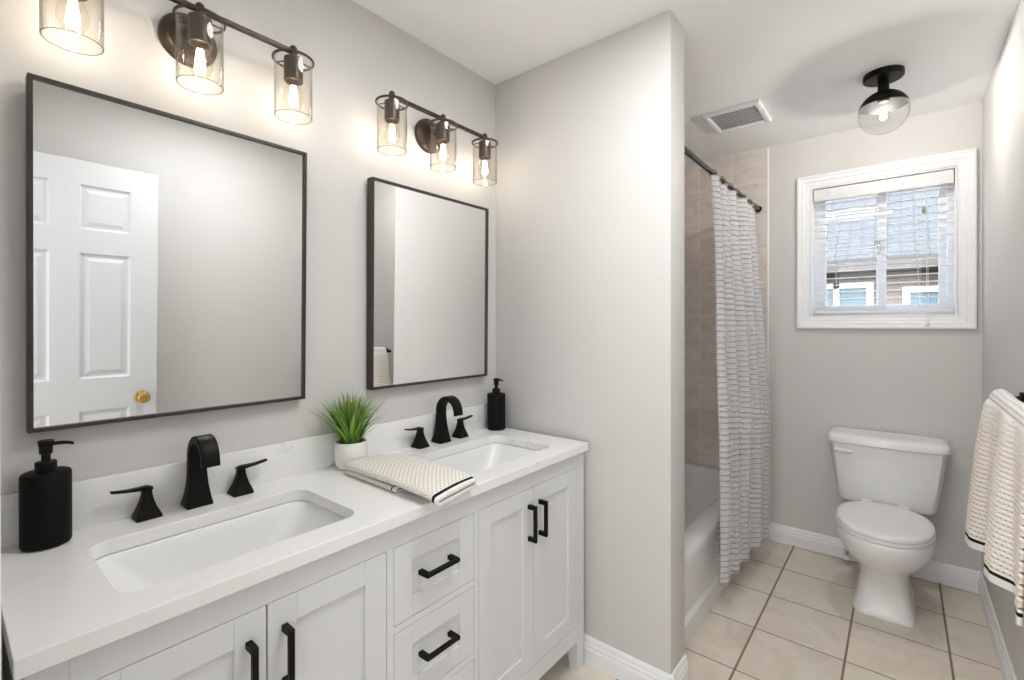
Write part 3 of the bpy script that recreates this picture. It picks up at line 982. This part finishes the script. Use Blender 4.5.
# ================================================================== VANITY SCONCES
SX = XL + .090
def glow(parent, x, y, z, watts, r=.012):
    d = bpy.data.lights.new('bulb_light', 'POINT'); d.energy = watts; d.color = BULB_COL; d.shadow_soft_size = r
    o = bpy.data.objects.new('bulb_light', d); sc.collection.objects.link(o)
    o.parent = parent; o.location = Vector((x, y, z)) - world_org(parent)
def bulb(t, x, y, ztop, L, R, watts):
    """clear bulb hanging down from ztop"""
    bm = BM()
    lathe(bm, ((.0125, ztop), (.0130, ztop - .010), (.0160, ztop - .020), (R * .86, ztop - L * .42), (R, ztop - L * .62), (R * .93, ztop - L * .78), (R * .66, ztop - L * .93), (R * .3, ztop - L * .99), (.001, ztop - L)), x, y, 28, True, True)
    b = obj('bulb', bm, 'bulb_glass', t, 60)
    bm = BM()
    for k in range(6):
        a = 2 * PI * k / 6
        tube(bm, [(x + .006 * math.cos(a), y + .006 * math.sin(a), ztop - L * .26), (x + .0115 * math.cos(a + .3), y + .0115 * math.sin(a + .3), ztop - L * .82)], .0013, 6)
    obj('filament', bm, 'filament', b, 60)
    glow(t, x, y, ztop - L * .55, watts)
def sconce(cy, label):
    zb = 2.122
    t = thing('vanity_light', label, 'wall light', (XL, cy, 2.07), 'three shade bronze wall lights')
    bm = BM()
    disc_x(bm, 0, 0, cy, 2.078, ((.066, XL + .0005), (.066, XL + .010), (.063, XL + .016), (.054, XL + .021), (.050, XL + .027), (.020, XL + .031)))
    obj('backplate', bm, 'bronze', t, 30)
    bm = BM(); tube(bm, [(XL + .029, cy, 2.080), (XL + .055, cy, 2.084), (XL + .075, cy, 2.103), (SX, cy, zb)], .0075, 12); obj('arm', bm, 'bronze', t, 50)
    bm = BM(); add_box(bm, SX - .0065, SX + .0065, cy - .246, cy + .246, zb - .0065, zb + .0065, .0015, 1); obj('bar', bm, 'bronze', t, 30)
    for k in (-1, 0, 1):
        y = cy + k * .2355
        bm = BM()
        lathe(bm, ((.006, zb + .017), (.0095, zb + .013), (.0105, zb + .006), (.0105, zb - .010), (.017, zb - .014), (.0255, zb - .020), (.0255, zb - .0235), (.001, zb - .0238)), SX, y, 40)
        lathe_closed(bm, [(.0515, zb - .0215), (.0555, zb - .0205), (.0565, zb - .0225), (.0555, zb - .0265), (.0515, zb - .0265)], SX, y, 48)
        for q in range(3):
            aq = 2 * PI * q / 3 + PI / 2
            tube(bm, [(SX + .022 * math.cos(aq), y + .022 * math.sin(aq), zb - .022), (SX + .0535 * math.cos(aq), y + .0535 * math.sin(aq), zb - .0235)], .002, 8)
        lathe(bm, ((.0255, zb - .024), (.0255, zb - .084), (.0240, zb - .086), (.0215, zb - .086), (.0205, zb - .070), (.001, zb - .069)), SX, y, 32)
        h = obj('shade_holder', bm, 'bronze', t, 30)
        bm = BM()
        z0, z1 = zb - .188, zb - .025
        lathe_closed(bm, [(.0505, z1), (.0505, z0 + .001), (.0498, z0), (.0488, z0), (.0481, z0 + .001), (.0481, z1)], SX, y, 56)
        for f in bm.faces:
            if f.calc_center_median().z < z0 + .0012: f.material_index = 1
        obj('glass_shade', bm, ['shade_glass', 'glass_edge'], t, 40)
        bulb(t, SX, y, zb - .074, .092, .0275, BULB_W)
    return t
sconce(.4225, 'dark bronze three-bulb wall light above the mirror that shows the door')
sconce(1.236, 'dark bronze three-bulb wall light above the mirror beside the partition wall')

# ================================================================== CEILING LIGHT AND VENT
LX, LY = -0.060, 2.655
cl = thing('ceiling_light', 'black ceiling light with a clear glass globe in front of the window', 'ceiling light', (LX, LY, ZC))
bm = BM(); lathe(bm, ((.0725, ZC - .0005), (.0735, ZC - .004), (.0735, ZC - .022), (.071, ZC - .026), (.012, ZC - .026)), LX, LY, 48)
obj('canopy', bm, 'black', cl, 30)
bm = BM(); lathe(bm, ((.021, ZC - .026), (.021, ZC - .085)), LX, LY, 28); obj('stem', bm, 'black', cl, 30)
GZ, GR = 2.268, .0925
bm = BM()
outer = [(GR * 1.015 * math.sin(math.radians(a)), GZ + GR * 1.015 * math.cos(math.radians(a))) for a in range(8, 74, 6)]
inner = [(GR * 1.003 * math.sin(math.radians(a)), GZ + GR * 1.003 * math.cos(math.radians(a))) for a in range(73, 7, -6)]
lathe_closed(bm, outer + inner, LX, LY, 56)
lathe(bm, ((.0215, ZC - .080), (.0215, ZC - .125), (.019, ZC - .128), (.001, ZC - .128)), LX, LY, 28)
obj('cap', bm, 'black', cl, 40)
bm = BM()
outer = [(GR * math.sin(math.radians(a)), GZ + GR * math.cos(math.radians(a))) for a in range(14, 180, 6)] + [(.0005, GZ - GR)]
inner = [(.0005, GZ - GR + .002)] + [((GR - .002) * math.sin(math.radians(a)), GZ + (GR - .002) * math.cos(math.radians(a))) for a in range(176, 10, -6)]
lathe_closed(bm, outer + inner, LX, LY, 56)
obj('glass_globe', bm, 'globe_glass', cl, 60)
bulb(cl, LX, LY, ZC - .126, .088, .026, CEIL_W)

vent = thing('ceiling_vent', 'white square louvred exhaust vent in the ceiling', 'vent', (-.675, 2.715, ZC))
VX0, VX1, VY0, VY1 = -.812, -.538, 2.568, 2.862
bm = BM()
lp = []
for q, z in ((0, ZC), (0.0, ZC - .012), (.006, ZC - .016), (.022, ZC - .016), (.030, ZC - .009), (.030, ZC - .001)):
    lp.append([(VX0 + q, VY0 + q, z), (VX1 - q, VY0 + q, z), (VX1 - q, VY1 - q, z), (VX0 + q, VY1 - q, z)])
rows = [[bm.verts.new(p) for p in c] for c in lp]
for i in range(len(rows) - 1):
    for j in range(4):
        k = (j + 1) % 4
        bm.faces.new((rows[i][j], rows[i][k], rows[i + 1][k], rows[i + 1][j]))
obj('frame', bm, 'plastic', vent, 20)
bm = BM()
for k in range(11):
    y = VY0 + .040 + k * .0214
    loft(bm, [[(x, y - .0075, ZC - .0120), (x, y - .0070, ZC - .0135), (x, y + .0075, ZC - .0100), (x, y + .0070, ZC - .0085)] for x in (VX0 + .029, VX1 - .029)])
obj('louvers', bm, 'plastic', vent, 20)
bm = BM(); add_box(bm, VX0 + .028, VX1 - .028, VY0 + .028, VY1 - .028, ZC - .0015, ZC - .0005); obj('duct_shade_sheet', bm, 'duct_shade', vent, 0)  # flat sheet; the shade behind the louvers is put into its grey

# ================================================================== BATH
TX = -0.684
tub = thing('bathtub', 'white alcove bathtub behind the striped shower curtain', 'bathtub', ((XL + TX) / 2, (YP2 + YB) / 2, 0))
TY0, TY1, TZ = YP2 + .010, YB - .010, 0.385
tx0 = XL + .010
bm = BM()
def trr(dx0, dx1, dy0, dy1, r, z): return rrect(tx0 + dx0, TX - dx1, TY0 + dy0, TY1 - dy1, r, z, 8)
loops = [trr(0, .006, 0, 0, .002, .262), trr(0, .004, 0, 0, .002, .30), trr(0, -.002, 0, 0, .003, .345), trr(0, .000, 0, 0, .010, .368), trr(.002, .008, .002, .002, .016, .380), trr(.008, .024, .008, .008, .022, TZ),
         trr(.045, .085, .055, .055, .075, TZ + .001), trr(.058, .098, .070, .072, .085, TZ - .006), trr(.068, .108, .082, .085, .09, TZ - .030), trr(.095, .130, .12, .14, .11, .20), trr(.125, .155, .16, .22, .12, .10), trr(.175, .205, .22, .30, .10, .072), trr(.30, .30, .42, .50, .04, .070)]
rows = [[bm.verts.new(p) for p in lp] for lp in loops]
for i in range(len(rows) - 1):
    n = len(rows[0])
    for j in range(n):
        k = (j + 1) % n
        bm.faces.new((rows[i][j], rows[i][k], rows[i + 1][k], rows[i + 1][j]))
bm.faces.new(rows[-1])
obj('tub_shell', bm, 'acrylic', tub, 50)
bm = BM()   # apron with its sunk panel
xs = TX - .004
ya0, ya1, yb0, yb1 = TY0, TY1, TY0 + .10, TY1 - .10
ring_a = [(xs, ya0, .0), (xs, ya1, .0), (xs, ya1, .30), (xs, ya0, .30)]
ring_b = [(xs, yb0, .085), (xs, yb1, .085), (xs, yb1, .225), (xs, yb0, .225)]
ring_c = [(xs - .016, yb0 + .012, .097), (xs - .016, yb1 - .012, .097), (xs - .016, yb1 - .012, .205), (xs - .016, yb0 + .012, .205)]
back = [(xs - .035, y, z) for _, y, z in ring_a]
loft(bm, [back, ring_a, ring_b, ring_c])
obj('apron', bm, 'acrylic', tub, 20)

RX, RZ = -0.690, 2.057
rod = thing('shower_curtain_rod', 'glossy black shower curtain rod fixed between the tiled walls', 'curtain rod', (RX, YP2, RZ))
bm = BM(); tube(bm, [(RX, YP2 + .010, RZ), (RX, 2.3, RZ - .004), (RX, 2.8, RZ - .004), (RX, YB - .010, RZ)], .0125, 20); obj('rod', bm, 'blackchrome', rod, 60)
bm = BM()
bm.free()
for y0, y1 in ((YP2 + .0085, YP2 + .024), (YB - .026, YB - .0125)):
    bm = BM()
    loft(bm, [[(RX + r * math.cos(2 * PI * k / 28), y, RZ + r * math.sin(2 * PI * k / 28)) for k in range(28)] for r, y in ((.020, y0), (.020, (y0 + y1) / 2), (.0135, y1))])
    obj('end_flange', bm, 'blackchrome', rod, 40)

# curtain: gathered towards the window wall
cur = thing('shower_curtain', 'white shower curtain with thin dark horizontal stripes hanging outside the tub', 'shower curtain', (-.61, 2.6, 0))
bm = BM()
NF, NU, NV = 5, 170, 70
ztop, zbot = 2.030, .155
def cpt(iu, iv):
    u = iu / NU; v = iv / NV                     # v: 0 top, 1 hem
    y0 = 2.290 - .045 * v; y1 = 3.150 - .120 * v
    ph = u * NF * 2 * PI
    amp = .020 + .014 * min(1, v * 3) + .006 * math.sin(u * 9 + 2)
    w = v * v * (3 - 2 * v)
    # off the rod, over the tub rim and down outside the apron
    x = RX + .004 + min(1, v * 1.55) * (.050 + .050 * u) + amp * (math.sin(ph) + .22 * math.sin(2 * ph + .7)) * .95
    y = y0 + (y1 - y0) * (u - .40 / NF / 2 / PI * math.cos(ph)) + .010 * math.sin(v * 7 + u * 11)
    z = ztop + (zbot - ztop) * v - (.012 * (1 - abs(math.cos(ph / 2 - PI / 4))) if iv == 0 else 0)
    x += .004 * math.sin(v * 9 + u * 21)
    if z < .42:
        x = max(x, -0.672)
    return (x, y, z)
pts = [[cpt(iu, iv) for iu in range(NU + 1)] for iv in range(NV + 1)]
loft(bm, pts, False, False, False, lambda a, b: (b / NU * 1.75, (1 - a / NV) * 1.85))
o = obj('cloth', bm, 'curtain', cur, 80)
md = o.modifiers.new('thick', 'SOLIDIFY'); md.thickness = .0022
# frayed thread tufts standing out from the fold crests
bm = BM()
rg = random.Random(5)
for f in range(NF):
    for side in (.17, .25, .33, .75):
        iu = (f + side) / NF * NU
        for r in range(72):
            v = .012 + r * .01365
            a = pts[min(NV, int(v * NV))][min(NU, int(round(iu)))]
            sx = -1 if side == .75 else 1
            for q in range(2):
                dx = sx * rg.uniform(.005, .014); dy = rg.uniform(-.008, .008); dz = rg.uniform(-.006, .004)
                zz = a[2] + rg.uniform(-.004, .004)
                tube(bm, [(a[0] - sx * .002, a[1], zz), (a[0] + dx * .6, a[1] + dy * .6, zz + dz * .3), (a[0] + dx, a[1] + dy, zz + dz)], [.0017, .0014, .0006], 5)
obj('fringe', bm, 'white_cloth', cur, 60)
for k in range(7):
    y = 2.350 + k * .138
    bm = BM()
    cx_, cz_ = RX, RZ - .007
    tube(bm, [(cx_ + .0165 * math.sin(2 * PI * q / 20), y + .003 * math.sin(q), cz_ + .022 * math.cos(2 * PI * q / 20)) for q in range(20)] + [(cx_ + .001, y, cz_ + .022)], .0012, 8)
    obj('hook', bm, 'black', cur, 60)

# ================================================================== TOILET
TCX = -0.062
wc = thing('toilet', 'white two-piece toilet with closed lid below the window', 'toilet', (TCX, 2.9, 0))
bm = BM()
secs = [  # z, half x, front y, back y, mid y, exponent
    (0.000, 0.1164, 2.714, 3.120, 2.95, 7.0), (0.018, 0.1154, 2.716, 3.118, 2.95, 7.0), (0.030, 0.1092, 2.722, 3.112, 2.95, 6.0), (0.080, 0.0999, 2.734, 3.105, 2.95, 5.0), (0.140, 0.0937, 2.740, 3.105, 2.95, 4.2),
    (0.185, 0.0948, 2.727, 3.110, 2.95, 3.4), (0.215, 0.1112, 2.692, 3.118, 2.93, 2.7), (0.250, 0.1421, 2.644, 3.126, 2.90, 2.35), (0.285, 0.1648, 2.608, 3.134, 2.87, 2.25), (0.320, 0.1782, 2.584, 3.140, 2.85, 2.2), (0.350, 0.1844, 2.572, 3.145, 2.84, 2.2), (0.372, 0.1854, 2.570, 3.150, 2.84, 2.2), (0.384, 0.1823, 2.574, 3.150, 2.84, 2.2), (0.388, 0.1751, 2.582, 3.145, 2.84, 2.2)]
loft(bm, [superell(TCX, ym, hx, ym - yf, z, n, 56, yb - ym) for z, hx, yf, yb, ym, n in secs])
obj('bowl', bm, 'porcelain', wc, 60)
bm = BM()
loft(bm, [superell(TCX, 2.83, hx * 1.025, hy * 1.11, z, 2.2, 56, hb) for z, hx, hy, hb in ((.3875, .176, .228, .225), (.3900, .180, .233, .230), (.4010, .180, .233, .230), (.4035, .176, .229, .226))])
obj('seat', bm, 'plastic', wc, 50)
bm = BM()
loft(bm, [superell(TCX, 2.83, hx * 1.025, hy * 1.11, z, 2.2, 56, hb) for z, hx, hy, hb in ((.4050, .173, .226, .226), (.4075, .1775, .2305, .230), (.4190, .1775, .2305, .230), (.4240, .173, .226, .226), (.4270, .150, .200, .20), (.4280, .06, .09, .09))])
obj('lid', bm, 'plastic', wc, 50)
for e in (-1, 1):
    bm = BM(); add_box(bm, TCX + e * .075 - .022, TCX + e * .075 + .022, 3.042, 3.082, .3875, .424, .006)
    obj('hinge', bm, 'plastic', wc, 40)
bm = BM()
TB = 3.284
def tsec(z, hx, yf, bow, r=.03):
    """tank plan: flat back, bowed front with rounded corners"""
    pts = []
    n = 24
    for k in range(n + 1):
        a = -1 + 2 * k / n
        x = TCX + hx * a
        edge = 1 - abs(a)
        y = yf - bow * (1 - a * a)
        rr = r / hx
        if edge < rr:
            q = 1 - edge / rr
            y += r * (1 - math.sqrt(max(0, 1 - q * q)))
        pts.append((x, y, z))
    pts += [(TCX + hx, TB, z), (TCX - hx, TB, z)]
    return pts
loft(bm, [tsec(z, hx * 1.03, yf, .022) for z, hx, yf in ((.392, .178, 3.112), (.398, .190, 3.100), (.410, .196, 3.096), (.55, .215, 3.090), (.69, .232, 3.084), (.704, .233, 3.084))])
obj('tank', bm, 'porcelain', wc, 40)
bm = BM()
loft(bm, [tsec(z, hx * 1.03, yf, .024, .034) for z, hx, yf in ((.703, .238, 3.076), (.707, .2445, 3.070), (.722, .2445, 3.070), (.734, .240, 3.074), (.743, .228, 3.086), (.747, .205, 3.106), (.748, .15, 3.15))])
obj('tank_lid', bm, 'porcelain', wc, 50)
bm = BM()
lx = TCX - .203
tube(bm, [(lx, 3.100, .668), (lx, 3.066, .668)], .011, 16)
loft(bm, [[(lx - .012 + d, 3.060 + a * .006, .668 + dz + b * h) for a, b in ((-1, -.6), (-1, .6), (-.3, 1), (.6, 1), (1, .5), (1, -.5), (.6, -1), (-.3, -1))] for d, h, dz in ((0, .004, 0), (.006, .009, 0), (.03, .009, -.001), (.062, .010, -.004), (.074, .009, -.005), (.079, .004, -.005))])
obj('flush_lever', bm, 'plastic', wc, 50)
valve = thing('shutoff_valve', 'small chrome water shutoff valve low on the wall beside the toilet', 'valve', (-.235, YB, .036))
bm = BM()
tube(bm, [(-.235, YB - .016, .036), (-.235, YB - .070, .036)], .008, 14)
tube(bm, [(-.235, YB - .0155, .036), (-.235, YB - .022, .036)], .022, 20)
tube(bm, [(-.235, YB - .055, .036), (-.235, YB - .055, .095)], .007, 12)
obj('valve_body', bm, 'chrome', valve, 40)
bm = BM(); tube(bm, [(-.235, YB - .070, .036), (-.235, YB - .078, .036), (-.235, YB - .086, .036)], [.010, .017, .015], 14); obj('valve_handle', bm, 'chrome', valve, 40)
bm = BM(); tube(bm, [(-.235, YB - .055, .095), (-.236, YB - .056, .20), (-.232, YB - .075, .31), (-.200, YB - .110, .388)], .005, 10); obj('supply_hose', bm, 'chrome', valve, 60)

# ================================================================== BLIND
bl = thing('venetian_blind', 'white slatted venetian blind hanging in the window', 'blind', ((WX0 + WX1) / 2, YB + .03, WZ1))
bx0, bx1 = WX0 + .016, WX1 - .016
bm = BM(); add_box(bm, bx0 - .003, bx1 + .003, YB + .002, YB + .012, WZ1 - .083, WZ1 - .014, .002); add_box(bm, bx0, bx1, YB + .012, YB + .060, WZ1 - .055, WZ1 - .012, .001, 1)
obj('valance', bm, 'slat', bl, 30)
bm = BM()
sp = .0402
nz = 16
for k in range(nz):
    z = WZ1 - .098 - k * sp
    loft(bm, [[(x, YB + .012, z - .0012), (x, YB + .012, z + .0012), (x, YB + .024, z + .0032), (x, YB + .038, z + .0036), (x, YB + .050, z + .0026), (x, YB + .050, z + .0002), (x, YB + .038, z + .0010), (x, YB + .024, z + .0008)] for x in (bx0, bx1)])
obj('slats', bm, 'slat', bl, 30)
bm = BM(); add_box(bm, bx0, bx1, YB + .010, YB + .052, WZ0 + .020, WZ0 + .036, .003); obj('bottom_rail', bm, 'slat', bl, 30)
for x in (bx0 + .105, bx1 - .135):
    bm = BM()
    for y in (YB + .0105, YB + .0515):
        tube(bm, [(x, y, WZ1 - .06), (x, y, WZ0 + .03)], .0009, 6)
    obj('ladder_cord', bm, 'cord', bl, 60)
bm = BM()
for dx, zb_ in ((0, 1.935), (.012, WZ0 - .02), (.018, WZ0 - .02)):
    tube(bm, [(bx1 - .115 + dx, YB + .004, WZ1 - .08), (bx1 - .113 + dx * .9, YB + .001, 1.75 if zb_ < 1.6 else 1.98), (bx1 - .113 + dx, YB - .028 if zb_ < 1.6 else YB + .001, zb_)], .0010, 6)
obj('pull_cord', bm, 'cord', bl, 60)
bm = BM(); lathe(bm, ((.003, 1.952), (.006, 1.948), (.0085, 1.925), (.007, 1.921)), bx1 - .113, YB + .001, 16); q = obj('tassel', bm, 'tassel', bl, 50); q['label'] = 'small tan tassel'
bm = BM(); lathe(bm, ((.003, WZ0 - .018), (.006, WZ0 - .022), (.0085, WZ0 - .045), (.007, WZ0 - .049)), bx1 - .098, YB - .0285, 16); obj('tassel', bm, 'slat', bl, 50)

# ================================================================== TOWEL BAR AND TOWEL
BX, BZ = .252, 1.088
bar = thing('towel_bar', 'black towel bar fixed to the right wall beside the toilet', 'towel bar', (XR, 1.75, BZ))
bm = BM(); tube(bm, [(BX, 1.63, BZ), (BX, 2.265, BZ)], .008, 16); obj('bar', bm, 'black', bar, 50)
for y in (1.64, 2.255):
    bm = BM(); tube(bm, [(XR - .0005, y, BZ), (XR - .010, y, BZ)], .024, 24); tube(bm, [(XR - .010, y, BZ), (BX - .008, y, BZ)], .010, 16); obj('post', bm, 'black', bar, 40)

def hanging_towel():
    bm = BM()
    NY = 400
    yA, yB_ = 1.56, 2.205
    zb_f, zb_b = .652, .74
    R = .0125
    prof = []
    # s: 0 at the back hem, over the bar, 1 at the front hem
    nb, na, nf = 14, 16, 190
    rowsP = []
    for i in range(nb): rowsP.append(('b', i / nb))
    for i in range(na): rowsP.append(('a', i / (na - 1)))
    for i in range(1, nf + 1): rowsP.append(('f', i / nf))
    crest = ((2.150, .070), (1.835, .052), (1.560, .030))
    def outx(y):
        """how far the front drop stands off the bar at its hem"""
        pts = ((1.40, .010), (1.50, .030), (1.575, .034), (1.640, .018), (1.700, .002), (1.735, .004), (1.790, .070), (1.830, .078), (1.890, .050), (1.960, .012), (2.005, .004), (2.060, .030), (2.120, .088), (2.165, .094), (2.21, .084))
        for (a, b), (c, d) in zip(pts, pts[1:]):
            if a <= y <= c:
                t = (y - a) / (c - a); t = t * t * (3 - 2 * t)
                return b + (d - b) * t
        return .02
    lens = []
    allp = []
    for kind, t in rowsP:
        line = []
        for j in range(NY + 1):
            y = yA + (yB_ - yA) * j / NY
            o = outx(y)
            th = .014
            if kind == 'b':
                x = BX + R + .006 + .004 * math.sin(y * 31)
                z = zb_b + (BZ - zb_b) * t
            elif kind == 'a':
                a = PI * t
                puff = .006 + .06 * o
                x = BX + math.cos(a) * (R + .006 + puff * .6 * (t if a < PI else 1))
                z = BZ + math.sin(a) * (R + .008 + puff)
            else:
                grow = t ** .55
                x = BX - (R + .006 + (.006 + .06 * o) * .6) - o * (.9 * grow + .1 * t) * .60
                z = BZ + (zb_f - .040 * max(0, min(1, (y - 1.85) / .25)) - BZ) * t
                y = y + .020 * t * (1 if y > 1.9 else -.3)
            line.append((min(x, XR - .022), y, z))
        allp.append(line)
    ss = [0]
    for i in range(1, len(allp)):
        a, b = Vector(allp[i - 1][180]), Vector(allp[i][180]); ss.append(ss[-1] + (a - b).length)
    us = [0]
    mid = allp[-1]
    for j in range(1, NY + 1):
        us.append(us[-1] + (Vector(mid[j]) - Vector(mid[j - 1])).length)
    tot = ss[-1]
    # raised waffle ribs: the cloth really is thicker along them
    PU, PV = .0150, .0135
    def rib(u, v):
        row = math.floor(v / PV)
        a = (u / PU + .5 * (row % 2)) % 1.0; b = (v / PV) % 1.0
        da, db = abs(a - .5) * 2, abs(b - .5) * 2
        return max(da ** 3, db ** 2)
    flat = [[Vector(q) for q in line] for line in allp]
    for i in range(len(flat)):
        if rowsP[i][0] == 'b' or tot - ss[i] < .036:
            continue
        for j in range(NY + 1):
            p = flat[i][j]
            tu = flat[i][min(j + 1, NY)] - flat[i][max(j - 1, 0)]
            tv = flat[min(i + 1, len(flat) - 1)][j] - flat[max(i - 1, 0)][j]
            nrm = tv.cross(tu)
            if nrm.length < 1e-9: continue
            nrm.normalize()
            q = p + nrm * (.0034 * (rib(us[j], ss[i]) - .3))
            if nrm.x > 0 and i > nb + 16: q = p - nrm * (.0034 * (rib(us[j], ss[i]) - .3))
            allp[i][j] = tuple(q)
    def mt(i, j):
        d = tot - (ss[i] + ss[i + 1]) / 2
        if rowsP[i][0] == 'f' or rowsP[i][0] == 'a':
            if d < .020: return 1
            if d < .029: return 2
        return 0
    loft(bm, allp, False, False, False, lambda a, b: (us[b], ss[a]), mt)
    o = obj('hanging_bath_towel', bm, ['knit_towel', 'white_cloth', 'black_cloth'], None, 80)
    md = o.modifiers.new('thick', 'SOLIDIFY'); md.thickness = .009; md.offset = 0
    tag(o, 'white and tan waffle bath towel with a black striped hem draped on the towel bar', 'towel')

def towel_knit():
    """white raised ribs with tan yarn in the rows between them"""
    m, nt, out = mat_new('towel_waffle_white_tan')
    uv = N(nt, 'ShaderNodeTexCoord').outputs['UV']
    sep = N(nt, 'ShaderNodeSeparateXYZ'); nt.links.new(uv, sep.inputs[0])
    v = mathn(nt, 'DIVIDE', sep.outputs[1], .0135)
    drop = mathn(nt, 'DIVIDE', mathn(nt, 'SUBTRACT', sep.outputs[1], .395), .13, clamp=True)
    odd = mathn(nt, 'MULTIPLY', mathn(nt, 'MODULO', mathn(nt, 'FLOOR', v), 2.0), 0.5)
    u = mathn(nt, 'ADD', mathn(nt, 'DIVIDE', sep.outputs[0], .0150), odd)
    da = mathn(nt, 'ABSOLUTE', mathn(nt, 'SUBTRACT', mathn(nt, 'FRACT', u), 0.5))
    db = mathn(nt, 'ABSOLUTE', mathn(nt, 'SUBTRACT', mathn(nt, 'FRACT', v), 0.5))
    trough = mathn(nt, 'SUBTRACT', 1.0, mathn(nt, 'DIVIDE', mathn(nt, 'SUBTRACT', db, 0.20), 0.14), clamp=True)
    hu = mathn(nt, 'SUBTRACT', 1.0, mathn(nt, 'DIVIDE', mathn(nt, 'SUBTRACT', da, 0.24), 0.10), clamp=True)
    hv = mathn(nt, 'SUBTRACT', 1.0, mathn(nt, 'DIVIDE', mathn(nt, 'SUBTRACT', db, 0.13), 0.10), clamp=True)
    hole = mathn(nt, 'MULTIPLY', hu, hv)
    n = noise(nt, 300, 2, 0.5, uv)
    base = mixc(nt, n.outputs[0], (0.89, 0.89, 0.90), (0.84, 0.83, 0.82))
    tan = mixc(nt, mathn(nt, 'MULTIPLY', trough, mathn(nt, 'MULTIPLY_ADD', drop, 0.8, 0.06)), base, (0.78, 0.60, 0.40))
    c = mixc(nt, mathn(nt, 'MULTIPLY', hole, mathn(nt, 'MULTIPLY_ADD', drop, 0.70, 0.25)), tan, (0.20, 0.14, 0.08))
    principled(nt, out, c, 0.95, 0, 0.1, bump(nt, mathn(nt, 'SUBTRACT', 1.0, hole), 0.4, 0.002))
    return m
M['knit_towel'] = towel_knit()
hanging_towel()

# everything standing on the counter rests a hair above the stone
for o in sc.objects:
    if o.parent is None and o.name.split('.')[0] in ('widespread_faucet', 'soap_dispenser', 'potted_grass', 'folded_hand_towel'):
        o.location.z += 0.0008
